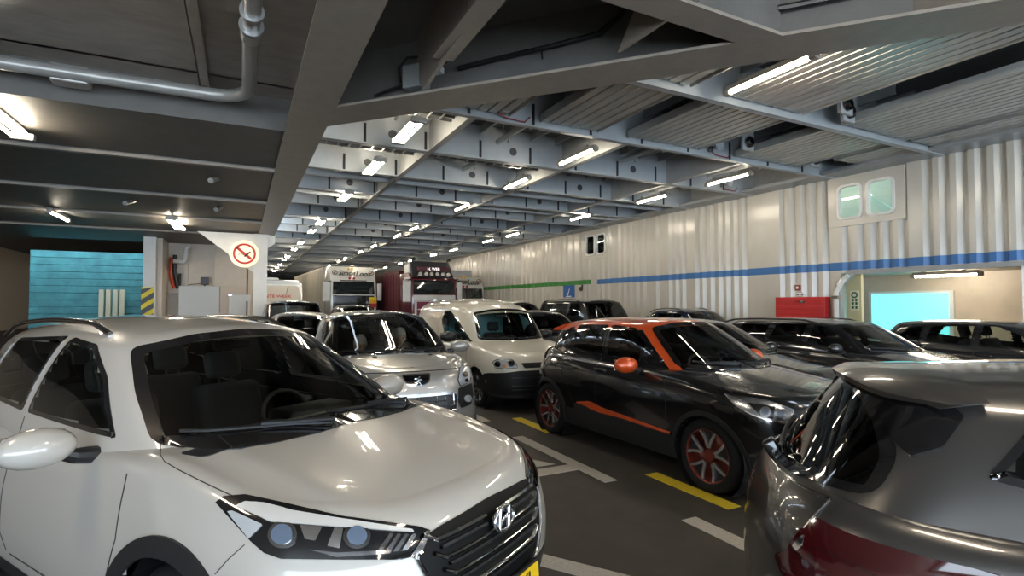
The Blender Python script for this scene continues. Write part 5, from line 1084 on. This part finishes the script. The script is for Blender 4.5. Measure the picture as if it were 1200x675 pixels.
c.strip('tailgate_trim_and_glint', [(975, 585), (960, 580), (935, 568), (915, 552), (905, 538)], PX, 2.0, M['dchrome'], hat, step=3, off=.006)
# ---- the cars behind, lane by lane
plain(scaled(HAT, 4.3, .90, 1.49, paint=BLACKP, pose=(6.66, 4.22, R_(-1)), mirm=BLACKP), 'black hatchback hidden behind the black and orange car', 'cars in the right-hand lanes')
plain(scaled(EST, 4.6, .905, 1.48, paint=DARK, pose=(9.08, 3.43, R_(-3.5)), railm=M['black'], blackpillars=True), 'black estate car with roof rails in front of the red cabinet', 'cars in the right-hand lanes', name='estate_car')
plain(scaled(HAT, 4.2, .89, 1.47, paint=DARK, pose=(11.40, 2.0, 0)), 'dark car at the right edge beyond the estate car, by the passage', 'cars in the right-hand lanes')
plain(scaled(TUC, 3.65, .85, 1.62, paint=NAVY, mir=(1.45, 1.1, .79, .6), pose=(11.66, 9.4, 0), archw=0, crease=None, lamp=None), 'dark blue car by the wall with only its roof and windscreen showing', 'cars in the right-hand lanes')
plain(scaled(HAT, 3.75, .86, 1.58, paint=DARK, pose=(6.30, 9.1, R_(-2))), 'small dark car just right of the white van', 'cars in the right-hand lanes')
plain(scaled(TUC, 4.3, .86, 1.86, paint=GREY, mir=(1.65, 1.25, .80, .6), pose=(7.84, 12.95, 0), archw=0, crease=None, rails=None), 'grey people carrier behind the small dark car', 'cars in the right-hand lanes')
plain(scaled(BOX, 4.7, .90, 1.90, paint=DARK, mir=(1.75, 1.22, .86, .5), pose=(9.78, 11.35, 0), rails=(2.1, 4.2, .66), railm=M['dchrome']), 'tall black off-roader with roof rails below the blue arrow sign', 'cars in the right-hand lanes')
plain(scaled(HAT, 4.2, .88, 1.56, paint=GREY, pose=(1.18, 10.35, R_(-1))), 'grey car right behind the silver people carrier', 'cars in the left-hand lanes')
plain(scaled(BOX, 4.7, .90, 1.86, paint=BLACKP, pose=(1.35, 14.9, R_(-1)), pillar=BLACKP), 'black upright off-roader in front of the white motorhome', 'cars in the left-hand lanes')
plain(scaled(HAT, 4.3, .89, 1.50, paint=NAVY, pose=(3.95, 12.6, R_(-1))), 'navy car behind the white delivery van', 'cars in the left-hand lanes')
plain(scaled(TUC, 4.4, .91, 1.72, paint=DARK, pose=(3.75, 18.2, R_(-1)), archw=0, crease=None), 'dark high-roofed car in front of the white truck', 'cars in the left-hand lanes')
# ================================================================== trucks and motorhome
def rbox(a, b_, bev, m=0, B_=None): return (B_ or B()).box(a, b_, m, bev)
def cab(name, pose, label, wdt, zt, ws, paintm, dark, logo, side_paint=None, slope=.55):
    r = empty(name, (pose[0], pose[1], 0), pose[2]); tag(r, label, 'truck'); h = wdt/2; z0, z1 = ws
    prof = [(.05, .45), (0, .7), (0, z0-.02), (.10, z1), (.12, z1+.06), (.42, zt-.25), (slope, zt-.05), (slope+.25, zt), (2.15, zt), (2.15, .9), (1.8, .9), (1.7, .55)]
    bm = bmesh.new(); va = [bm.verts.new((-h, y, z)) for y, z in prof]; vb = [bm.verts.new((h, y, z)) for y, z in prof]; n = len(prof)
    bm.faces.new(va[::-1]); bm.faces.new(vb)
    for k in range(n): bm.faces.new((va[k], va[(k+1) % n], vb[(k+1) % n], vb[k]))
    bmesh.ops.recalc_face_normals(bm, faces=bm.faces); bmesh.ops.bevel(bm, geom=bm.edges[:], offset=.13, segments=4, affect='EDGES', profile=.5, clamp_overlap=True)
    B().bm(bm).build('cab', paintm, r, smooth=40)
    wy = lambda z: .10*(z-z0)/(z1-z0)
    b = B(); b.add([(-h+.10, wy(z0)-.015, z0+.02), (h-.10, wy(z0)-.015, z0+.02), (h-.13, wy(z1)-.015, z1-.02), (-h+.13, wy(z1)-.015, z1-.02), (-h+.10, wy(z0)+.05, z0+.02), (h-.10, wy(z0)+.05, z0+.02), (h-.13, wy(z1)+.05, z1-.02), (-h+.13, wy(z1)+.05, z1-.02)], [(0, 1, 2, 3), (7, 6, 5, 4), (0, 4, 5, 1), (1, 5, 6, 2), (2, 6, 7, 3), (3, 7, 4, 0)]); b.build('windscreen', mat('truck_glass', (.018, .024, .026), .04, coat=1), r)
    for sg in (-1, 1): 
        B().box((sg*h-.012, .35, z0+.05), (sg*h+.012, 1.15, z1-.1), bev=.01).build('side_window', MATS['truck_glass'], r)
        m_ = B().box((sg*(h+.08), .05, z0-.35), (sg*(h+.34), .22, z1-.1), bev=.05).build('door_mirror', M['white'], r, smooth=40); B().box((sg*(h+.10), .215, z0-.2), (sg*(h+.32), .23, z1-.2)).build('mirror_glass', M['mirror'], m_); B().tube([(sg*(h-.05), .12, z1), (sg*(h+.2), .12, z1-.05)], .03, 6).build('mirror_arm', M['black'], m_)
    for k, (p, q) in enumerate((((-.15, z0+.06), (-1.0, z0+.12)), ((.95, z0+.06), (.15, z0+.12)))): B().tube([(p[0], -.05, p[1]), (q[0], -.03, q[1])], .016, 6).build('wiper', M['black'], r)
    if dark: 
        b = B(); b.box((-h+.12, -.03, .95), (h-.12, .05, z0-.06), bev=.03)
        b.build('grille', M['gblack'], r); g2 = B()
        for k in range(5): g2.box((-h+.3, -.05, 1.0+.18*k), (h-.3, -.025, 1.06+.18*k), bev=.008)
        g2.build('grille_bar', M['trim'], r)
    for sg in (-1, 1): B().box((sg*(h-.45)-.2, -.03, .62), (sg*(h-.45)+.2, .04, .86), bev=.04).build('headlight', M['lamp'], r)
    B().box((-h+.05, -.02, .32), (h-.05, .5, .62), bev=.06).build('bumper', M['trim'], r)
    for yy in (1.35,):
        for sg in (-1, 1): wheel(r, sg*(h-.18), yy, .5, .32, STEEL, sg)
    return r
def trailer(name, pose, label, L, wdt, z0, zt, m, ribs=True):
    r = empty(name, (pose[0], pose[1], 0), pose[2]); tag(r, label, 'trailer'); h = wdt/2
    B().box((-h, 0, z0), (h, L, zt), bev=.03).build('body', m, r); b = B()
    for sg in (-1, 1):
        for k in range(int(L/.6)): b.box((sg*h-.018, .3+.6*k, z0+.1), (sg*h+.018, .36+.6*k, zt-.12))
        b.box((sg*h-.02, 0, zt-.12), (sg*h+.02, L, zt+.01)); b.box((sg*h-.02, 0, z0), (sg*h+.02, L, z0+.14))
    b.build('rib', m, r); f = B()
    for x in (-h+.02, h-.14): f.box((x, -.03, z0), (x+.12, 0, zt))
    f.build('corner_post', m, r); B().box((-.5, .5, .8), (.5, L-.3, z0)).build('chassis', M['black'], r)
    for yy in (L-1.5, L-2.8, L-4.1):
        for sg in (-1, 1): wheel(r, sg*(h-.2), yy, .48, .35, STEEL, sg)
    return r
TW = paint('truck_white', (.66, .65, .61)); TR = paint('truck_maroon', (.115, .008, .018)); CRM = mat('trailer_cream', (.52, .47, .38), .4, var=.1)
def loos(r, zc, sx, y0):
    rot = (math.pi/2-R_(24), 0, 0)
    g = bpy.data.objects.new('roof_sign', None); COL.objects.link(g); g.parent = r; g.location = (0, y0, zc); g.rotation_euler = rot
    text('sign_text', 'Simon', .44, M['black'], g, (-.36*sx, .02, .0), (0, 0, 0), .006, shear=.35, sx=.82*sx, bold=.008); text('sign_text', 'Loos', .46, M['black'], g, (.52*sx, -.02, 0), (0, 0, 0), .006, shear=.35, sx=.92*sx, bold=.008)
    for k, m in ((-.17, M['olens']), (.03, M['olens'])): B().lathe([(0, 0), (0, .075), (.05, .06), (.06, 0)], 16, 'z', (k-.05, .30, 0)).build('marker_lamp', mat('amber_glow', (.8, .5, .1), .3), g)
    for k in (-.22, .02): B().lathe([(0, 0), (0, .07), (.05, .06), (.06, 0)], 16, 'z', (k, -.30, 0)).build('marker_lamp', mat('red_dot', (.45, .02, .02), .3), g)
    for sg in (-1, 1): B().tube([(sg*1.0*sx+.13*math.cos(t), .05+.13*math.sin(t), .01) for t in np.linspace(0, 6.283, 19)], .022, 6).tube([(sg*1.0*sx-.06, .0, .01), (sg*1.0*sx+.05, .1, .01)], .03, 6).build('emblem', mat('emblem_brown', (.16, .10, .07), .5), g)
    B().box((-.75*sx, -.48, -.0), (.7*sx, -.43, .05), bev=.01).build('visor_slot', M['black'], g)
t1 = cab('truck', (5.62, 30.6, R_(2)), 'white truck with a lettered roof at the left, its cream trailer behind it', 2.5, 3.9, (2.28, 3.02), TW, True, None); loos(t1, 3.46, 1, .235)
b = B(); b.box((.82, -.035, 1.55), (1.26, .03, 1.78), 0); b.box((.82, -.035, 1.78), (1.26, .03, 2.0), 1); b.box((.82, -.035, 2.0), (1.26, .03, 2.14), 2); b.build('colour_flash', [M['red'], mat('flash_orange', (.8, .4, .03), .4), M['yel']], t1)
B().box((-1.1, .62, 3.88), (.7, 1.0, 3.95), bev=.02).build('roof_bar', M['dchrome'], t1)
trailer('trailer', (5.54, 33.0, R_(2)), 'cream ribbed trailer behind the white truck on the left', 13.4, 2.52, 1.15, 3.92, CRM)
t2 = cab('truck', (11.55, 28.4, R_(0)), 'white truck with a lettered roof against the right wall', 2.15, 3.35, (1.92, 2.66), TW, True, None); loos(t2, 3.02, .82, .235)
B().box((-1.05, .9, 3.3), (.65, 1.6, 3.72), bev=.06).build('roof_fairing', mat('fairing_grey', (.42, .43, .44), .4), t2)
trailer('trailer', (11.55, 30.9, 0), 'pale trailer behind the white truck against the right wall', 12, 2.1, 1.15, 3.6, TW)
t3 = cab('truck', (8.78, 26.0, R_(1)), 'maroon truck with a lamp bar and lit name board on its roof', 2.4, 3.35, (2.24, 2.98), TR, False, None)
b = B(); b.add([(-1.1, .25, 3.1), (1.1, .25, 3.1), (1.05, .75, 3.95), (-1.05, .75, 3.95), (-1.1, 1.6, 3.1), (1.1, 1.6, 3.1), (1.05, 1.6, 3.95), (-1.05, 1.6, 3.95)], [(0, 1, 2, 3), (7, 6, 5, 4), (0, 4, 5, 1), (1, 5, 6, 2), (2, 6, 7, 3), (3, 7, 4, 0)]); b.build('roof_fairing', mat('fairing_dark', (.06, .058, .06), .35), t3)
nb_ = B().box((-.85, .18, 3.42), (.85, .34, 3.66), bev=.02).build('name_board', mat('board_maroon', (.09, .008, .02), .4), t3); text('board_text', 'H. WEB', .2, mat('board_white', (.9, .85, .85), .4, emit=.5), nb_, (0, .172, 3.53), (math.pi/2, 0, 0), .004, bold=.004)
lb = B().tube([(-1.0, .12, 3.18), (1.0, .12, 3.18)], .03, 8).build('lamp_bar', M['chrome'], t3)
for k in range(6): B().lathe([(-.06, 0), (-.06, .10), (.0, .115), (.06, .07), (.07, 0)], 18, 'y', (-.75+.3*k, .06, 3.27)).build('spot_lamp', M['chrome'], lb, smooth=40)
B().box((-1.12, -.05, 1.95), (1.12, .06, 2.2), bev=.04).build('white_band', M['white'], t3); gr = B().box((-.95, -.04, .9), (.95, .04, 1.9), bev=.03).build('grille', mat('grille_maroon', (.20, .02, .06), .35), t3); B().box((-1.0, -.06, 1.86), (1.0, -.02, 1.93)).box((-1.06, -.06, .8), (-.95, -.02, 1.93)).box((.95, -.06, .8), (1.06, -.02, 1.93)).box((-.9, -.06, 1.45), (.9, -.03, 1.5)).build('grille_frame', M['white'], gr)
B().prism([(-.14, 2.0), (.14, 2.0), (0, 1.82)], -.08, -.04, 'y').build('badge', M['chrome'], t3)
for sg in (-1, 1): 
    B().box((sg*1.20-.02, .2, 1.95), (sg*1.20+.02, .3, 3.1)).box((sg*1.2-.02, 1.2, 1.95), (sg*1.2+.02, 1.3, 3.1)).box((sg*1.2-.02, .2, 3.02), (sg*1.2+.02, 1.3, 3.12)).build('door_trim', M['white'], t3); B().box((sg*1.1-.06, .7, 3.35), (sg*1.1+.06, 1.5, 3.8), bev=.04).build('side_fairing', M['white'], t3)
    B().tube([(sg*.95, .75, 3.95), (sg*.95, .75, 4.02), (sg*.95, .45, 4.05)], [.05, .05, .09], 10).build('air_horn', M['chrome'], t3)
trailer('trailer', (8.74, 28.4, R_(1)), 'dark trailer close behind the maroon truck', 12.5, 2.4, 1.1, 3.55, mat('trailer_maroon', (.1, .012, .02), .4))
t4 = trailer('trailer', (8.95, 42.8, 0), 'beige box trailer with a yellow panel between the two nearer trucks', 10, 2.5, 1.0, 4.0, M['wood'])
B().box((-.2, -.05, 2.7), (.35, -.01, 3.6)).build('yellow_panel', M['yel'], t4); B().box((-1.2, -.045, 1.1), (-.05, -.01, 2.6), bev=.01).build('door', CRM, t4); B().box((.02, -.045, 1.1), (1.2, -.01, 2.6), bev=.01).build('door', CRM, t4)
# white motorhome with its blinds drawn
mh = empty('motorhome', (1.20, 24.2, R_(-1))); tag(mh, 'white motorhome with a beige blind and red letters across its windscreen', 'motorhome')
bm = bmesh.new(); pr = [(.25, .35), (0, .6), (0, 1.2), (.12, 2.45), (.35, 2.72), (.8, 2.8), (6.5, 2.8), (6.5, .4)]; h = 1.12
va = [bm.verts.new((-h, y, z)) for y, z in pr]; vb = [bm.verts.new((h, y, z)) for y, z in pr]; n = len(pr); bm.faces.new(va[::-1]); bm.faces.new(vb)
for k in range(n): bm.faces.new((va[k], va[(k+1) % n], vb[(k+1) % n], vb[k]))
bmesh.ops.recalc_face_normals(bm, faces=bm.faces); bmesh.ops.bevel(bm, geom=bm.edges[:], offset=.12, segments=4, affect='EDGES', clamp_overlap=True); B().bm(bm).build('body', TW, mh, smooth=40)
bl = B().prism(rrect(-.98, .98, -.34, .34, .18), -.03, .03, 'y').build('blind', mat('blind_beige', (.55, .47, .36), .5), mh); bl.location = (0, .065, 2.19); bl.rotation_euler = (R_(-5.5), 0, 0)
text('blind_text', 'CONTE WEEK', .17, mat('text_red', (.5, .03, .02), .5), bl, (0, -.034, -.12), (math.pi/2, 0, 0), .003, sx=1.25, bold=.003); B().tube([(-.55, -.036, .30), (-.4, -.036, .0)], .012, 6).tube([(.55, -.036, .30), (.48, -.036, 0)], .012, 6).build('blind_fold', M['dchrome'], bl)
B().box((-.8, -.02, .6), (.8, .06, .95), bev=.04).build('grille', M['black'], mh); B().box((-.5, 2, 2.78), (.3, 2.8, 2.95), bev=.06).build('roof_box', TW, mh)
for sg in (-1, 1):
    for yy in (1.1, 5.0): wheel(mh, sg*.95, yy, .35, .24, STEEL, sg)
    B().box((sg*1.0-.12, -.02, .75), (sg*1.0+.12, .12, 1.0), bev=.05).build('headlight', M['lamp'], mh)
# ================================================================== two people in the silver car
def skinmesh(name, joints, edges, m, parent, sub=2):
    me = bpy.data.meshes.new(name); me.from_pydata([j[0] for j in joints], edges, []); o = bpy.data.objects.new(name, me); COL.objects.link(o)
    sk = o.modifiers.new('s', 'SKIN'); sk.use_smooth_shade = True; 
    for i, j in enumerate(joints): me.skin_vertices[0].data[i].radius = (j[1], j[2] if len(j) > 2 else j[1])
    me.skin_vertices[0].data[0].use_root = True; sb = o.modifiers.new('b', 'SUBSURF'); sb.levels = sub
    bpy.context.view_layer.update(); ev = o.evaluated_get(bpy.context.evaluated_depsgraph_get()); m2 = bpy.data.meshes.new_from_object(ev); bpy.data.objects.remove(o); bpy.data.meshes.remove(me)
    m2.name = name; r = link(name, m2, parent); m2.materials.clear(); m2.materials.append(m); m2.polygons.foreach_set('use_smooth', [True]*len(m2.polygons)); return r
def head(scale, mtx):
    bm = bmesh.new(); bmesh.ops.create_uvsphere(bm, u_segments=40, v_segments=28, radius=1)
    for v in bm.verts:
        x, y, z = v.co; X, Y, Z = x*.075, y*.095, z*.115
        if Z < -.02 and y < .3: X *= 1-.35*min(1, (-.02-Z)/.09); Y *= 1-.05
        g = lambda cx, cz, s: math.exp(-((X-cx)**2+(Z-cz)**2)/s**2) if y < 0 else 0
        Y -= .024*g(0, -.018, .013)+.014*g(0, .006, .010)+.008*g(0, -.056, .020)+.010*g(0, -.092, .022)+.006*g(0, .032, .03)
        Y += .011*g(-.030, .008, .014)+.011*g(.030, .008, .014)+.006*g(0, -.064, .006)
        v.co = (X, Y, Z)
    for sg in (-1, 1):
        r = bmesh.ops.create_uvsphere(bm, u_segments=12, v_segments=8, radius=1)
        for v in r['verts']: v.co = Vector((sg*.076+v.co.x*.010, .012+v.co.y*.020, -.005+v.co.z*.032))
    bm.transform(mtx); return bm
def person(name, label, parent_pose, seat, hd, hair_len, jacket, lean=.0):
    r = empty(name, *parent_pose); tag(r, label, 'person'); x, y, z = seat
    hx, hy, hz, pit, yaw_ = hd
    # one continuous body: pelvis, spine, neck, arms with five-fingered hands, legs
    J, E = [], []
    def add(p, rad, prev=None): J.append((p, rad)); E.append((prev, len(J)-1)) if prev is not None else None; return len(J)-1
    pel = add((x, y+.10, z+.08), .15); sp1 = add((x, y+.12-lean*.3, z+.27), .135, pel); ch = add((x, y+.12-lean*.8, z+.44), .15, sp1); nb_ = add((x+(hx-x)*.3, y+.11-lean, z+.57), .07, ch); nk = add((hx, hy+.03, hz-.10), .052, nb_); add((hx, hy+.01, hz-.04), .06, nk)
    for sg in (-1, 1):
        sh = add((x+sg*.19, y+.12-lean*.9, z+.50), .062, ch); el = add((x+sg*.25, y-.02-lean*.8, z+.26), .045, sh); wr = add((x+sg*.12, y-.26-lean*.4, z+.25), .028, el); pm = add((x+sg*.09, y-.33-lean*.4, z+.25), .030, wr)
        for k, (dx, ln_) in enumerate(((-.028, .062), (-.010, .074), (.010, .070), (.027, .055))):
            a = add((x+sg*.09+dx, y-.375-lean*.4, z+.255), .0095, pm); b_ = add((x+sg*.09+dx*1.1, y-.375-ln_*.6-lean*.4, z+.245), .0085, a); add((x+sg*.09+dx*1.1, y-.375-ln_-lean*.4, z+.222), .0075, b_)
        a = add((x+sg*.09-sg*.036, y-.315-lean*.4, z+.262), .011, pm); add((x+sg*.09-sg*.058, y-.35-lean*.4, z+.262), .009, a)
        hp = add((x+sg*.10, y+.05, z+.07), .10, pel); kn = add((x+sg*.13, y-.38, z+.16), .065, hp); an = add((x+sg*.13, y-.62, z-.22), .045, kn); add((x+sg*.13, y-.76, z-.24), .035, an)
    body = skinmesh('body', J, E, M['skin'], r)
    mtx = Matrix.Translation((hx, hy, hz)) @ Matrix.Rotation(yaw_, 4, 'Z') @ Matrix.Rotation(pit, 4, 'X') @ Matrix.Scale(1.02, 4)
    hb = head(1, mtx); bm = bmesh.new(); bm.from_mesh(body.data); tmp = bpy.data.meshes.new('t'); hb.to_mesh(tmp); hb.free(); bm.from_mesh(tmp); bm.to_mesh(body.data); bm.free(); bpy.data.meshes.remove(tmp); body.data.polygons.foreach_set('use_smooth', [True]*len(body.data.polygons))
    # hair cap
    bm = bmesh.new(); bmesh.ops.create_uvsphere(bm, u_segments=36, v_segments=24, radius=1)
    for v in bm.verts:
        X, Y, Z = v.co.x*.086, v.co.y*.104+.008, v.co.z*.124+.008
        n_ = .004*math.sin(X*160+Z*90)+.003*math.sin(Y*200-Z*120); q = 1+n_/.09; v.co = (X*q, Y*q, Z*q)
    def cutf(f):
        p = f.calc_center_median(); return (p.y < -.028 and p.z < .058-.25*max(0, abs(p.x)-.03)) or p.z < -hair_len or (p.y < .02 and p.z < -.012)
    bmesh.ops.delete(bm, geom=[f for f in bm.faces if cutf(f)], context='FACES'); bm.transform(mtx); me = bpy.data.meshes.new('hair'); bm.to_mesh(me); bm.free(); link('hair', me, r, M['hair'], True)
    fx_ = bmesh.new()
    for sg in (-1, 1):
        q = bmesh.ops.create_uvsphere(fx_, u_segments=10, v_segments=8, radius=.0095)
        for v in q['verts']: v.co += Vector((sg*.030, -.082, .008))
    fx_.transform(mtx); me = bpy.data.meshes.new('eyes'); fx_.to_mesh(me); fx_.free(); link('eyes', me, r, mat('eye', (.05, .04, .035), .2), True)
    keep = [0, 1, 2, 3]; CJ = [(J[i][0], J[i][1]*1.1+.006) for i in keep]; CE = [(0, 1), (1, 2), (2, 3)]
    k = 6
    for sg in (-1, 1):
        n0 = len(CJ); CJ += [(J[k][0], J[k][1]*1.12+.006), (J[k+1][0], J[k+1][1]*1.12+.006), (J[k+2][0], J[k+2][1]*1.15+.006)]; CE += [(2, n0), (n0, n0+1), (n0+1, n0+2)]
        nleg = k+4+12+2; n1 = len(CJ); CJ += [(J[nleg][0], J[nleg][1]*1.08+.006), (J[nleg+1][0], J[nleg+1][1]*1.1+.006), (J[nleg+2][0], J[nleg+2][1]*1.1+.006)]; CE += [(0, n1), (n1, n1+1), (n1+1, n1+2)]; k = nleg+4
    skinmesh('clothing', CJ, CE, jacket, r); return r
pp = ((1.70, 5.52, 0), R_(-1.1))
person('person', 'grey-haired person in the passenger seat of the silver car, head bowed, dark clothes', pp, (-.37, 2.10, .42), (-.29, 1.86, 1.185, R_(28), R_(8)), .10, M['cloth'], .10)
person('person', 'grey-haired person at the wheel of the silver car, head turned sideways', pp, (.37, 2.12, .46), (.25, 1.92, 1.265, R_(14), R_(48)), .05, M['cloth2'], .06)
